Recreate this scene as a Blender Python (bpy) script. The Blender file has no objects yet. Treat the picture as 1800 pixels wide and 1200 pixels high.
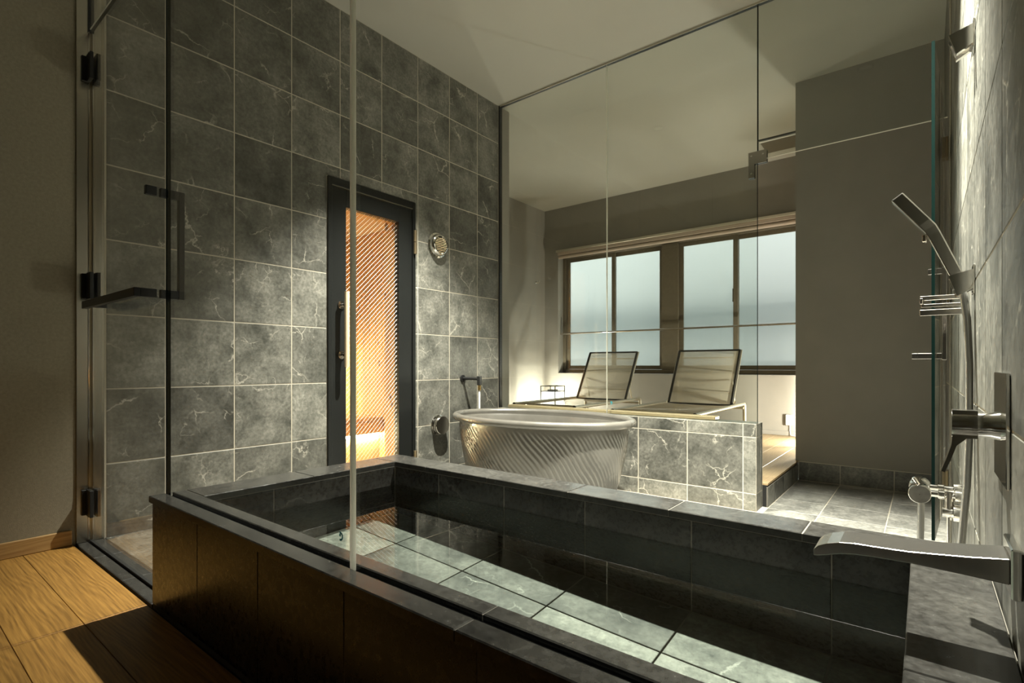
import bpy, math, random
from mathutils import Vector, Matrix
random.seed(7)
scn = bpy.context.scene
COL = scn.collection

# ------------------------------------------------------------------ camera, world, exposure
cam_d = bpy.data.cameras.new('camera')
cam_d.sensor_width = 36.0
cam_d.lens = 917.26 / 1800 * 36.0
cam_d.shift_y = 42.89 / 1800
cam_d.clip_start = 0.01
cam = bpy.data.objects.new('camera', cam_d)
cam.location = (2.75, 0.0, 0.735)
cam.rotation_euler = (math.radians(90), 0, math.radians(38.3157))
COL.objects.link(cam)
scn.camera = cam
scn.view_settings.view_transform = 'Standard'
scn.view_settings.look = 'None'
scn.view_settings.gamma = 1.0
scn.view_settings.use_curve_mapping = False
scn.view_settings.exposure = 0.25
scn.cycles.max_bounces = 14
scn.cycles.diffuse_bounces = 5
scn.cycles.glossy_bounces = 6
scn.cycles.transmission_bounces = 8
scn.cycles.transparent_max_bounces = 40
scn.cycles.sample_clamp_indirect = 4.0
w = bpy.data.worlds.new('sky')
scn.world = w
w.use_nodes = True
w.node_tree.nodes['Background'].inputs[0].default_value = (1.0, 0.975, 0.94, 1)
w.node_tree.nodes['Background'].inputs[1].default_value = 2.0

CEIL = 2.874
LOW = -0.124          # shower floor
DECK = 0.02           # lounge deck
RX = 2.853            # right wall
P_DL1, P_DL2 = 1300, 2000


def lamp(name, kind, loc, energy, color, parent=None, **kw):
    d = bpy.data.lights.new(name, kind)
    d.energy = energy
    d.color = color
    for k, v in kw.items():
        setattr(d, k, v)
    o = bpy.data.objects.new(name, d)
    o.location = loc
    COL.objects.link(o)
    if parent:
        o.parent = parent
    return o


# ------------------------------------------------------------------ materials
def new_mat(name):
    m = bpy.data.materials.new(name)
    m.use_nodes = True
    nt = m.node_tree
    for n in list(nt.nodes):
        nt.nodes.remove(n)
    out = nt.nodes.new('ShaderNodeOutputMaterial')
    return m, nt, out


def N(nt, kind, **kw):
    n = nt.nodes.new(kind)
    for k, v in kw.items():
        if isinstance(k, str) and hasattr(n, k) and not k.startswith('i_'):
            setattr(n, k, v)
    return n


def setin(n, **kw):
    for k, v in kw.items():
        n.inputs[k.replace('_', ' ')].default_value = v
    return n


def pbr(name, color, rough=0.5, metal=0.0, bump=0.0, bscale=60, var=0.0, vscale=4, spec=0.5, ani=0.0, coat=0.0):
    m, nt, out = new_mat(name)
    b = N(nt, 'ShaderNodeBsdfPrincipled')
    nt.links.new(b.outputs[0], out.inputs[0])
    b.inputs['Base Color'].default_value = (*color, 1)
    b.inputs['Roughness'].default_value = rough
    b.inputs['Metallic'].default_value = metal
    b.inputs['Specular IOR Level'].default_value = spec
    b.inputs['Coat Weight'].default_value = coat
    tc = N(nt, 'ShaderNodeTexCoord')
    if var:
        no = N(nt, 'ShaderNodeTexNoise')
        setin(no, Scale=vscale, Detail=5.0, Roughness=0.6)
        nt.links.new(tc.outputs['Object'], no.inputs['Vector'])
        r = N(nt, 'ShaderNodeMapRange')
        setin(r, From_Min=0.3, From_Max=0.7, To_Min=1 - var, To_Max=1 + var)
        nt.links.new(no.outputs[0], r.inputs[0])
        h = N(nt, 'ShaderNodeVectorMath', operation='SCALE')
        h.inputs[0].default_value = color
        nt.links.new(r.outputs[0], h.inputs['Scale'])
        nt.links.new(h.outputs[0], b.inputs['Base Color'])
    if bump:
        n2 = N(nt, 'ShaderNodeTexNoise')
        setin(n2, Scale=bscale, Detail=4.0)
        nt.links.new(tc.outputs['Object'], n2.inputs['Vector'])
        bp = N(nt, 'ShaderNodeBump')
        setin(bp, Strength=bump, Distance=0.01)
        nt.links.new(n2.outputs[0], bp.inputs['Height'])
        nt.links.new(bp.outputs[0], b.inputs['Normal'])
    return m


def ramp(nt, stops):
    r = N(nt, 'ShaderNodeValToRGB')
    e = r.color_ramp.elements
    while len(e) < len(stops):
        e.new(0.5)
    for i, (p, c) in enumerate(stops):
        e[i].position = p
        e[i].color = (*c, 1)
    return r


def rand_coords(nt, amount=37.0):
    tc = N(nt, 'ShaderNodeTexCoord')
    oi = N(nt, 'ShaderNodeObjectInfo')
    cx = N(nt, 'ShaderNodeCombineXYZ')
    for k, f in enumerate((1.0, 1.7, 2.3)):
        mu = N(nt, 'ShaderNodeMath', operation='MULTIPLY')
        mu.inputs[1].default_value = amount * f
        nt.links.new(oi.outputs['Random'], mu.inputs[0])
        nt.links.new(mu.outputs[0], cx.inputs[k])
    ad = N(nt, 'ShaderNodeVectorMath', operation='ADD')
    nt.links.new(tc.outputs['Object'], ad.inputs[0])
    nt.links.new(cx.outputs[0], ad.inputs[1])
    return ad, oi


def stone(name, dark, light, vein, veinamt=1.0, rough=0.42, spec=0.5, tilevar=0.35, bump=0.12):
    m, nt, out = new_mat(name)
    L = nt.links.new
    b = N(nt, 'ShaderNodeBsdfPrincipled')
    L(b.outputs[0], out.inputs[0])
    co, oi = rand_coords(nt)
    n1 = setin(N(nt, 'ShaderNodeTexNoise'), Scale=6.0, Detail=9.0, Roughness=0.68)
    L(co.outputs[0], n1.inputs['Vector'])
    cr = ramp(nt, [(0.32, dark), (0.68, light)])
    L(n1.outputs[0], cr.inputs[0])
    n4 = setin(N(nt, 'ShaderNodeTexNoise'), Scale=60.0, Detail=4.0, Roughness=0.7)
    L(co.outputs[0], n4.inputs['Vector'])
    mr4 = setin(N(nt, 'ShaderNodeMapRange'), From_Min=0.3, From_Max=0.7, To_Min=0.62, To_Max=1.38)
    L(n4.outputs[0], mr4.inputs[0])
    tv = setin(N(nt, 'ShaderNodeMapRange'), To_Min=1 - tilevar, To_Max=1 + tilevar)
    mo = N(nt, 'ShaderNodeMath', operation='MULTIPLY')
    mo.inputs[1].default_value = 7.31
    fr = N(nt, 'ShaderNodeMath', operation='FRACT')
    L(oi.outputs['Random'], mo.inputs[0])
    L(mo.outputs[0], fr.inputs[0])
    L(fr.outputs[0], tv.inputs[0])
    mm = N(nt, 'ShaderNodeMath', operation='MULTIPLY')
    L(mr4.outputs[0], mm.inputs[0])
    L(tv.outputs[0], mm.inputs[1])
    sc = N(nt, 'ShaderNodeVectorMath', operation='SCALE')
    L(cr.outputs[0], sc.inputs[0])
    L(mm.outputs[0], sc.inputs['Scale'])
    # veins: thin edges of a distorted voronoi, broken up by a mask
    n2 = setin(N(nt, 'ShaderNodeTexNoise'), Scale=9.0, Detail=5.0, Roughness=0.65)
    L(co.outputs[0], n2.inputs['Vector'])
    s2 = N(nt, 'ShaderNodeVectorMath', operation='SCALE')
    s2.inputs['Scale'].default_value = 0.10
    L(n2.outputs['Color'], s2.inputs[0])
    a2 = N(nt, 'ShaderNodeVectorMath', operation='ADD')
    L(co.outputs[0], a2.inputs[0])
    L(s2.outputs[0], a2.inputs[1])
    last = None
    for scale, wd, lo, hi in ((2.6, 0.011, 0.52, 0.62), (9.0, 0.022, 0.55, 0.68)):
        vo = N(nt, 'ShaderNodeTexVoronoi', feature='DISTANCE_TO_EDGE')
        setin(vo, Scale=scale)
        L(a2.outputs[0], vo.inputs['Vector'])
        mr = setin(N(nt, 'ShaderNodeMapRange'), From_Min=0.0, From_Max=wd, To_Min=1.0, To_Max=0.0)
        L(vo.outputs['Distance'], mr.inputs[0])
        n3 = setin(N(nt, 'ShaderNodeTexNoise'), Scale=3.3 + scale * 0.4, Detail=3.0)
        L(co.outputs[0], n3.inputs['Vector'])
        mk = setin(N(nt, 'ShaderNodeMapRange'), From_Min=lo, From_Max=hi)
        L(n3.outputs[0], mk.inputs[0])
        mu = N(nt, 'ShaderNodeMath', operation='MULTIPLY')
        L(mr.outputs[0], mu.inputs[0])
        L(mk.outputs[0], mu.inputs[1])
        if last:
            ad = N(nt, 'ShaderNodeMath', operation='MAXIMUM')
            L(last.outputs[0], ad.inputs[0])
            L(mu.outputs[0], ad.inputs[1])
            last = ad
        else:
            last = mu
    va = N(nt, 'ShaderNodeMath', operation='MULTIPLY')
    va.inputs[1].default_value = veinamt
    L(last.outputs[0], va.inputs[0])
    mx = N(nt, 'ShaderNodeMix', data_type='RGBA')
    L(va.outputs[0], mx.inputs[0])
    L(sc.outputs[0], mx.inputs[6])
    mx.inputs[7].default_value = (*vein, 1)
    L(mx.outputs[2], b.inputs['Base Color'])
    rr = setin(N(nt, 'ShaderNodeMapRange'), From_Min=0.3, From_Max=0.7, To_Min=rough - 0.08, To_Max=rough + 0.1)
    L(n4.outputs[0], rr.inputs[0])
    L(rr.outputs[0], b.inputs['Roughness'])
    b.inputs['Specular IOR Level'].default_value = spec
    bp = setin(N(nt, 'ShaderNodeBump'), Strength=bump, Distance=0.004)
    L(n1.outputs[0], bp.inputs['Height'])
    L(bp.outputs[0], b.inputs['Normal'])
    return m


def wood(name, dark, light, axis, rough=0.45, knots=0.0, var=0.12, period=0.014):
    m, nt, out = new_mat(name)
    L = nt.links.new
    b = N(nt, 'ShaderNodeBsdfPrincipled')
    L(b.outputs[0], out.inputs[0])
    co, oi = rand_coords(nt, 19.0)
    mp = N(nt, 'ShaderNodeMapping')
    s = [1.0, 1.0, 1.0]
    s[axis] = 0.16
    mp.inputs['Scale'].default_value = s
    L(co.outputs[0], mp.inputs['Vector'])
    n1 = setin(N(nt, 'ShaderNodeTexNoise'), Scale=9.0, Detail=2.0, Roughness=0.45)
    L(mp.outputs[0], n1.inputs['Vector'])
    # growth rings: straight lines across the board, bent by the noise
    dp = N(nt, 'ShaderNodeVectorMath', operation='DOT_PRODUCT')
    dv = [1.0, 1.0, 0.6]
    dv[axis] = 0.0
    dp.inputs[1].default_value = [2 * math.pi / period * q for q in dv]
    L(co.outputs[0], dp.inputs[0])
    mu = N(nt, 'ShaderNodeMath', operation='MULTIPLY_ADD')
    mu.inputs[1].default_value = 70.0
    L(n1.outputs[0], mu.inputs[0])
    L(dp.outputs['Value'], mu.inputs[2])
    sn = N(nt, 'ShaderNodeMath', operation='SINE')
    L(mu.outputs[0], sn.inputs[0])
    mp3 = N(nt, 'ShaderNodeMapping')
    s3 = [1.0, 1.0, 1.0]
    s3[axis] = 0.03
    mp3.inputs['Scale'].default_value = s3
    L(co.outputs[0], mp3.inputs['Vector'])
    n2 = setin(N(nt, 'ShaderNodeTexNoise'), Scale=190.0, Detail=4.0, Roughness=0.6)
    L(mp3.outputs[0], n2.inputs['Vector'])
    ad = N(nt, 'ShaderNodeMath', operation='MULTIPLY_ADD')
    ad.inputs[1].default_value = 0.085
    L(sn.outputs[0], ad.inputs[0])
    L(n2.outputs[0], ad.inputs[2])
    cr = ramp(nt, [(0.2, dark), (0.75, light)])
    L(ad.outputs[0], cr.inputs[0])
    col = cr.outputs[0]
    tv = setin(N(nt, 'ShaderNodeMapRange'), To_Min=1 - var, To_Max=1 + var)
    L(oi.outputs['Random'], tv.inputs[0])
    sc = N(nt, 'ShaderNodeVectorMath', operation='SCALE')
    L(col, sc.inputs[0])
    L(tv.outputs[0], sc.inputs['Scale'])
    col = sc.outputs[0]
    if knots:
        vo = N(nt, 'ShaderNodeTexVoronoi', feature='F1')
        setin(vo, Scale=knots)
        mp2 = N(nt, 'ShaderNodeMapping')
        s2 = [1.0, 1.0, 1.0]
        s2[axis] = 0.55
        mp2.inputs['Scale'].default_value = s2
        L(co.outputs[0], mp2.inputs['Vector'])
        L(mp2.outputs[0], vo.inputs['Vector'])
        mk = setin(N(nt, 'ShaderNodeMapRange'), From_Min=0.10, From_Max=0.17, To_Min=1.0, To_Max=0.0)
        L(vo.outputs['Distance'], mk.inputs[0])
        mx = N(nt, 'ShaderNodeMix', data_type='RGBA')
        L(mk.outputs[0], mx.inputs[0])
        L(col, mx.inputs[6])
        mx.inputs[7].default_value = (dark[0] * 0.35, dark[1] * 0.25, dark[2] * 0.2, 1)
        col = mx.outputs[2]
    L(col, b.inputs['Base Color'])
    b.inputs['Roughness'].default_value = rough
    return m


def schlick(nt, f0):
    """reflectance from the angle between surface and viewing ray, same for both faces"""
    L = nt.links.new
    g = N(nt, 'ShaderNodeNewGeometry')
    d = N(nt, 'ShaderNodeVectorMath', operation='DOT_PRODUCT')
    L(g.outputs['Incoming'], d.inputs[0])
    L(g.outputs['Normal'], d.inputs[1])
    a = N(nt, 'ShaderNodeMath', operation='ABSOLUTE')
    L(d.outputs['Value'], a.inputs[0])
    s = N(nt, 'ShaderNodeMath', operation='SUBTRACT')
    s.inputs[0].default_value = 1.0
    L(a.outputs[0], s.inputs[1])
    p = N(nt, 'ShaderNodeMath', operation='POWER')
    p.inputs[1].default_value = 5.0
    L(s.outputs[0], p.inputs[0])
    m = N(nt, 'ShaderNodeMath', operation='MULTIPLY_ADD')
    m.inputs[1].default_value = 1 - f0
    m.inputs[2].default_value = f0
    L(p.outputs[0], m.inputs[0])
    return m


def glass_mat(name, tint, f0=0.04):
    m, nt, out = new_mat(name)
    L = nt.links.new
    t = N(nt, 'ShaderNodeBsdfTransparent')
    t.inputs[0].default_value = (*tint, 1)
    g = N(nt, 'ShaderNodeBsdfGlossy')
    g.inputs['Roughness'].default_value = 0.0
    mx = N(nt, 'ShaderNodeMixShader')
    L(schlick(nt, f0).outputs[0], mx.inputs[0])
    L(t.outputs[0], mx.inputs[1])
    L(g.outputs[0], mx.inputs[2])
    L(mx.outputs[0], out.inputs[0])
    return m


def emit(name, color, strength):
    m, nt, out = new_mat(name)
    e = N(nt, 'ShaderNodeEmission')
    e.inputs[0].default_value = (*color, 1)
    e.inputs[1].default_value = strength
    nt.links.new(e.outputs[0], out.inputs[0])
    return m


def water_mat():
    m, nt, out = new_mat('water')
    L = nt.links.new
    r = N(nt, 'ShaderNodeBsdfRefraction')
    r.inputs['IOR'].default_value = 1.333
    r.inputs['Roughness'].default_value = 0.0
    r.inputs['Color'].default_value = (0.93, 0.98, 0.96, 1)
    g = N(nt, 'ShaderNodeBsdfGlossy')
    g.inputs['Roughness'].default_value = 0.0
    f = N(nt, 'ShaderNodeFresnel')
    f.inputs['IOR'].default_value = 1.333
    mx = N(nt, 'ShaderNodeMixShader')
    L(f.outputs[0], mx.inputs[0])
    L(r.outputs[0], mx.inputs[1])
    L(g.outputs[0], mx.inputs[2])
    L(mx.outputs[0], out.inputs[0])
    return m


def frosted():
    m, nt, out = new_mat('frosted_glass')
    L = nt.links.new
    r = N(nt, 'ShaderNodeBsdfRefraction')
    r.inputs['IOR'].default_value = 1.12
    r.inputs['Roughness'].default_value = 0.75
    r.inputs['Color'].default_value = (0.92, 0.96, 0.96, 1)
    d = N(nt, 'ShaderNodeBsdfDiffuse')
    d.inputs[0].default_value = (0.6, 0.64, 0.64, 1)
    mx = N(nt, 'ShaderNodeMixShader')
    mx.inputs[0].default_value = 0.12
    L(r.outputs[0], mx.inputs[1])
    L(d.outputs[0], mx.inputs[2])
    L(mx.outputs[0], out.inputs[0])
    return m


def sling():
    m, nt, out = new_mat('sling_fabric')
    L = nt.links.new
    d = N(nt, 'ShaderNodeBsdfDiffuse')
    d.inputs[0].default_value = (0.44, 0.40, 0.30, 1)
    tl = N(nt, 'ShaderNodeBsdfTranslucent')
    tl.inputs[0].default_value = (0.60, 0.55, 0.44, 1)
    m1 = N(nt, 'ShaderNodeMixShader')
    m1.inputs[0].default_value = 0.4
    L(d.outputs[0], m1.inputs[1])
    L(tl.outputs[0], m1.inputs[2])
    t = N(nt, 'ShaderNodeBsdfTransparent')
    m2 = N(nt, 'ShaderNodeMixShader')
    m2.inputs[0].default_value = 0.25
    L(m1.outputs[0], m2.inputs[1])
    L(t.outputs[0], m2.inputs[2])
    L(m2.outputs[0], out.inputs[0])
    return m


M = {}
M['tile'] = stone('wall_stone', (0.055, 0.056, 0.047), (0.225, 0.218, 0.188), (0.62, 0.58, 0.49), 0.7, 0.42)
M['floor_tile'] = stone('floor_stone', (0.12, 0.12, 0.108), (0.30, 0.292, 0.262), (0.4, 0.38, 0.33), 0.4, 0.5)
M['tub_tile'] = stone('tub_stone', (0.018, 0.0175, 0.016), (0.048, 0.046, 0.040), (0.16, 0.15, 0.13), 0.4, 0.28, spec=0.35, bump=0.04)
M['tub_floor'] = stone('tub_floor_stone', (0.026, 0.029, 0.023), (0.15, 0.152, 0.128), (0.34, 0.34, 0.29), 0.7, 0.5)
M['granite'] = stone('rim_granite', (0.027, 0.026, 0.024), (0.052, 0.050, 0.045), (0.14, 0.14, 0.12), 0.2, 0.18, tilevar=0.1, bump=0.01)
M['grout'] = pbr('grout', (0.50, 0.45, 0.36), 0.9)
M['grout_dark'] = pbr('grout_dark', (0.16, 0.145, 0.12), 0.9)
M['paint'] = pbr('taupe_paint', (0.27, 0.25, 0.215), 0.75, bump=0.05, bscale=250, var=0.05)
M['paint_hall'] = pbr('hall_paint', (0.29, 0.255, 0.185), 0.85, bump=0.12, bscale=320, var=0.12, vscale=90)
M['ceiling'] = pbr('ceiling_paint', (0.42, 0.405, 0.35), 0.9, var=0.03, vscale=1.5)
M['oak'] = wood('oak_floor', (0.155, 0.074, 0.014), (0.41, 0.215, 0.048), 0, 0.5)
M['oak_deck'] = wood('oak_deck', (0.30, 0.20, 0.10), (0.46, 0.34, 0.19), 1, 0.4)
M['oak_y'] = wood('oak_skirting', (0.34, 0.18, 0.06), (0.55, 0.35, 0.14), 1, 0.5)
M['pine'] = wood('pine_boards', (0.48, 0.26, 0.065), (0.76, 0.48, 0.15), 2, 0.6, knots=8.0)
M['pine_y'] = wood('pine_bench', (0.64, 0.38, 0.15), (0.82, 0.58, 0.28), 1, 0.6, knots=6.0)
M['pale_wood'] = wood('pale_wood', (0.62, 0.46, 0.28), (0.78, 0.62, 0.42), 2, 0.5)
M['board'] = wood('ledge_board', (0.30, 0.22, 0.12), (0.44, 0.34, 0.21), 0, 0.45)
M['black'] = pbr('black_metal', (0.012, 0.012, 0.012), 0.4)
M['black_frame'] = pbr('black_door_paint', (0.012, 0.013, 0.0125), 0.3, spec=0.35)
M['rubber'] = pbr('black_rubber', (0.008, 0.008, 0.008), 0.7)
M['steel'] = pbr('brushed_steel', (0.62, 0.58, 0.50), 0.24, metal=1.0)
M['chrome'] = pbr('chrome', (0.82, 0.80, 0.76), 0.08, metal=1.0)
M['satin'] = pbr('satin_chrome', (0.52, 0.49, 0.45), 0.17, metal=1.0)
M['brass'] = pbr('brass', (0.75, 0.52, 0.22), 0.25, metal=1.0)
M['bronze'] = pbr('hinge_bronze', (0.30, 0.23, 0.14), 0.35, metal=0.8)
M['champagne'] = pbr('champagne_tube', (0.62, 0.57, 0.46), 0.35, metal=0.7)
M['plastic'] = pbr('white_plastic', (0.72, 0.71, 0.68), 0.4)
M['hose'] = pbr('grey_hose', (0.42, 0.42, 0.41), 0.28, metal=0.5)
M['window_frame'] = pbr('bronze_window_frame', (0.15, 0.125, 0.085), 0.45, metal=0.2, var=0.1, vscale=30)
M['blind'] = pbr('blind_fabric', (0.42, 0.34, 0.27), 0.8)
M['edge'] = pbr('green_glass_edge', (0.0015, 0.0075, 0.0062), 0.3, spec=0.12)
def joint_mat():
    m, nt, out = new_mat('pale_glass_joint')
    L = nt.links.new
    d = N(nt, 'ShaderNodeBsdfDiffuse')
    d.inputs[0].default_value = (0.86, 0.84, 0.77, 1)
    tl = N(nt, 'ShaderNodeBsdfTranslucent')
    tl.inputs[0].default_value = (0.95, 0.93, 0.86, 1)
    mx = N(nt, 'ShaderNodeMixShader')
    mx.inputs[0].default_value = 0.6
    L(d.outputs[0], mx.inputs[1])
    L(tl.outputs[0], mx.inputs[2])
    L(mx.outputs[0], out.inputs[0])
    return m


M['edge_pale'] = joint_mat()
M['spout_metal'] = pbr('brushed_chrome', (0.60, 0.58, 0.54), 0.22, metal=1.0)
M['glass'] = glass_mat('clear_glass', (0.955, 0.975, 0.958))
M['water'] = water_mat()
M['frost'] = frosted()
M['sling'] = sling()
M['dark_bar'] = pbr('sling_edge', (0.035, 0.032, 0.027), 0.5)
M['ceramic'] = pbr('glazed_ceramic', (0.12, 0.112, 0.097), 0.27, var=0.12, vscale=9, spec=0.8, coat=0.3)
def lantern_glass():
    m, nt, out = new_mat('lantern_glass')
    L = nt.links.new
    e = N(nt, 'ShaderNodeEmission')
    e.inputs[0].default_value = (1.0, 0.93, 0.80, 1)
    e.inputs[1].default_value = 9.0
    t = N(nt, 'ShaderNodeBsdfTransparent')
    mx = N(nt, 'ShaderNodeMixShader')
    mx.inputs[0].default_value = 0.6
    L(e.outputs[0], mx.inputs[1])
    L(t.outputs[0], mx.inputs[2])
    L(mx.outputs[0], out.inputs[0])
    return m


M['lantern'] = lantern_glass()
M['led'] = emit('led_strip', (1.0, 0.82, 0.48), 220.0)
M['wire'] = pbr('wire', (0.92, 0.90, 0.84), 0.5)
M['teal'] = pbr('teal_print', (0.01, 0.30, 0.36), 0.5)
M['outside'] = pbr('outside_wall', (0.82, 0.84, 0.84), 0.9)
M['outside_dark'] = pbr('outside_band', (0.34, 0.38, 0.39), 0.9)


# ------------------------------------------------------------------ mesh helpers
class MB:
    def __init__(self):
        self.v, self.f, self.sm = [], [], []

    def add(self, vs, fs, smooth=False):
        o = len(self.v)
        self.v += [tuple(p) for p in vs]
        self.f += [tuple(i + o for i in q) for q in fs]
        self.sm += [smooth] * len(fs)
        return self

    def box(self, x0, x1, y0, y1, z0, z1):
        vs = [(x0, y0, z0), (x1, y0, z0), (x1, y1, z0), (x0, y1, z0), (x0, y0, z1), (x1, y0, z1), (x1, y1, z1), (x0, y1, z1)]
        return self.add(vs, [(3, 2, 1, 0), (4, 5, 6, 7), (0, 1, 5, 4), (1, 2, 6, 5), (2, 3, 7, 6), (3, 0, 4, 7)])

    def rbox(self, x0, x1, y0, y1, z0, z1, r):
        """box with all edges chamfered by r"""
        xs, ys, zs = (x0, x1), (y0, y1), (z0, z1)
        vs, idx = [], {}
        for i in (0, 1):
            for j in (0, 1):
                for k in (0, 1):
                    sx, sy, sz = (1 - 2 * i) * r, (1 - 2 * j) * r, (1 - 2 * k) * r
                    for a, p in (('x', (xs[i], ys[j] + sy, zs[k] + sz)), ('y', (xs[i] + sx, ys[j], zs[k] + sz)), ('z', (xs[i] + sx, ys[j] + sy, zs[k]))):
                        idx[(i, j, k, a)] = len(vs)
                        vs.append(p)
        g = lambda i, j, k, a: idx[(i, j, k, a)]
        fs = []
        for i in (0, 1):
            q = [g(i, 0, 0, 'x'), g(i, 1, 0, 'x'), g(i, 1, 1, 'x'), g(i, 0, 1, 'x')]
            fs.append(q if i else q[::-1])
            q = [g(0, i, 0, 'y'), g(1, i, 0, 'y'), g(1, i, 1, 'y'), g(0, i, 1, 'y')]
            fs.append(q[::-1] if i else q)
            q = [g(0, 0, i, 'z'), g(1, 0, i, 'z'), g(1, 1, i, 'z'), g(0, 1, i, 'z')]
            fs.append(q if i else q[::-1])
        for i in (0, 1):
            for j in (0, 1):
                q = [g(i, j, 0, 'x'), g(i, j, 1, 'x'), g(i, j, 1, 'y'), g(i, j, 0, 'y')]
                fs.append(q if (i + j) % 2 else q[::-1])
                q = [g(i, 0, j, 'x'), g(i, 1, j, 'x'), g(i, 1, j, 'z'), g(i, 0, j, 'z')]
                fs.append(q[::-1] if (i + j) % 2 else q)
                q = [g(0, i, j, 'y'), g(1, i, j, 'y'), g(1, i, j, 'z'), g(0, i, j, 'z')]
                fs.append(q if (i + j) % 2 else q[::-1])
                for k in (0, 1):
                    q = [g(i, j, k, 'x'), g(i, j, k, 'y'), g(i, j, k, 'z')]
                    fs.append(q if (i + j + k) % 2 else q[::-1])
        return self.add(vs, fs)

    def prism(self, pts, off):
        """extrude a closed polygon (3-d points) by the vector off"""
        n = len(pts)
        off = Vector(off)
        vs = [Vector(p) for p in pts] + [Vector(p) + off for p in pts]
        fs = [tuple(range(n))[::-1], tuple(range(n, 2 * n))] + [(i, (i + 1) % n, n + (i + 1) % n, n + i) for i in range(n)]
        return self.add(vs, fs)

    def tube(self, path, rad, seg=12, sq=False, caps=True):
        P = [Vector(p) for p in path]
        n = len(P)
        R = rad if isinstance(rad, (list, tuple)) else [rad] * n
        T = []
        for i in range(n):
            a = P[i] - P[i - 1] if i else P[1] - P[0]
            b = P[i + 1] - P[i] if i < n - 1 else P[-1] - P[-2]
            T.append((a.normalized() + b.normalized()).normalized())
        up = Vector((0, 0, 1)) if abs(T[0].z) < 0.9 else Vector((0, 1, 0))
        nrm = T[0].cross(up).normalized()
        vs, fs = [], []
        for i in range(n):
            nrm = (nrm - T[i] * nrm.dot(T[i])).normalized()
            bn = T[i].cross(nrm)
            for k in range(seg):
                a = 2 * math.pi * (k + (0.5 if sq else 0)) / seg
                vs.append(P[i] + (nrm * math.cos(a) + bn * math.sin(a)) * R[i])
        for i in range(n - 1):
            for k in range(seg):
                k2 = (k + 1) % seg
                fs.append((i * seg + k, i * seg + k2, (i + 1) * seg + k2, (i + 1) * seg + k))
        self.add(vs, fs, seg > 6)
        if caps:
            o = len(self.v) - len(vs)
            self.f += [tuple(o + k for k in range(seg))[::-1], tuple(o + (n - 1) * seg + k for k in range(seg))]
            self.sm += [False, False]
        return self

    def lathe(self, c, axis, prof, seg=32):
        """prof: list of (radius, distance along axis)"""
        c, ax = Vector(c), Vector(axis).normalized()
        u = ax.orthogonal().normalized()
        v = ax.cross(u)
        vs, fs = [], []
        for r, h in prof:
            for k in range(seg):
                a = 2 * math.pi * k / seg
                vs.append(c + ax * h + (u * math.cos(a) + v * math.sin(a)) * r)
        for i in range(len(prof) - 1):
            for k in range(seg):
                k2 = (k + 1) % seg
                fs.append((i * seg + k, i * seg + k2, (i + 1) * seg + k2, (i + 1) * seg + k))
        self.add(vs, fs, True)
        return self

    def mesh(self, name):
        me = bpy.data.meshes.new(name)
        me.from_pydata(self.v, [], self.f)
        me.polygons.foreach_set('use_smooth', self.sm)
        me.update()
        if any(self.sm):
            me.set_sharp_from_angle(angle=math.radians(38))
        return me

    def build(self, name, mat, parent=None, auto=False):
        me = self.mesh(name)
        me.materials.append(M[mat] if isinstance(mat, str) else mat)
        o = bpy.data.objects.new(name, me)
        COL.objects.link(o)
        if parent:
            o.parent = parent
        return o


def tag(o, label, cat, group=None, kind=None):
    o['label'] = label
    o['category'] = cat
    if group:
        o['group'] = group
    if kind:
        o['kind'] = kind
    return o


def struct(o, label, cat):
    return tag(o, label, cat, kind='structure')


def empty(name, loc, label, cat, group=None, kind=None):
    o = bpy.data.objects.new(name, None)
    o.empty_display_size = 0.05
    o.location = loc
    COL.objects.link(o)
    return tag(o, label, cat, group, kind)


def BX(*a):
    return MB().box(*a)


def local(o, parent):
    """parent a world-space mesh under an Empty that has a location only"""
    o.parent = parent
    o.location = Vector(o.location) - Vector(parent.location)
    return o


def part(mb, name, mat, parent):
    o = mb.build(name, mat)
    top = parent
    off = Vector((0, 0, 0))
    while top:
        off += Vector(top.location)
        top = top.parent
    o.parent = parent
    o.location = -off
    return o


TILES = {}


def tile_rect(name, parent, origin, A, B, Nn, a0, a1, b0, b1, thick, mat, gap=0.005, ch=0.0015):
    """one rectangular tile lying on the plane origin + a*A + b*B, front face at +Nn*thick"""
    a0, a1, b0, b1 = a0 + gap / 2, a1 - gap / 2, b0 + gap / 2, b1 - gap / 2
    if a1 - a0 < 0.006 or b1 - b0 < 0.006:
        return None
    A, B, Nn = Vector(A), Vector(B), Vector(Nn)
    key = (name, round(a1 - a0, 4), round(b1 - b0, 4), tuple(A), tuple(B), tuple(Nn), thick, mat)
    me = TILES.get(key)
    if me is None:
        ha, hb = (a1 - a0) / 2, (b1 - b0) / 2
        ring = lambda p, q, h: [A * s * p + B * t * q + Nn * h for s, t in ((-1, -1), (1, -1), (1, 1), (-1, 1))]
        vs = ring(ha, hb, 0) + ring(ha, hb, thick - ch) + ring(ha - ch, hb - ch, thick)
        fs = [(3, 2, 1, 0), (8, 9, 10, 11)]
        for o in (0, 4):
            fs += [(o + i, o + (i + 1) % 4, o + 4 + (i + 1) % 4, o + 4 + i) for i in range(4)]
        if A.cross(B).dot(Nn) < 0:
            fs = [f[::-1] for f in fs]
        me = MB().add(vs, fs).mesh(name)
        me.materials.append(M[mat])
        TILES[key] = me
    o = bpy.data.objects.new(name, me)
    o.location = Vector(origin) + A * (a0 + a1) / 2 + B * (b0 + b1) / 2
    COL.objects.link(o)
    if parent:
        off, top = Vector((0, 0, 0)), parent
        while top:
            off += Vector(top.location)
            top = top.parent
        o.parent = parent
        o.location = Vector(o.location) - off
    return o


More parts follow.
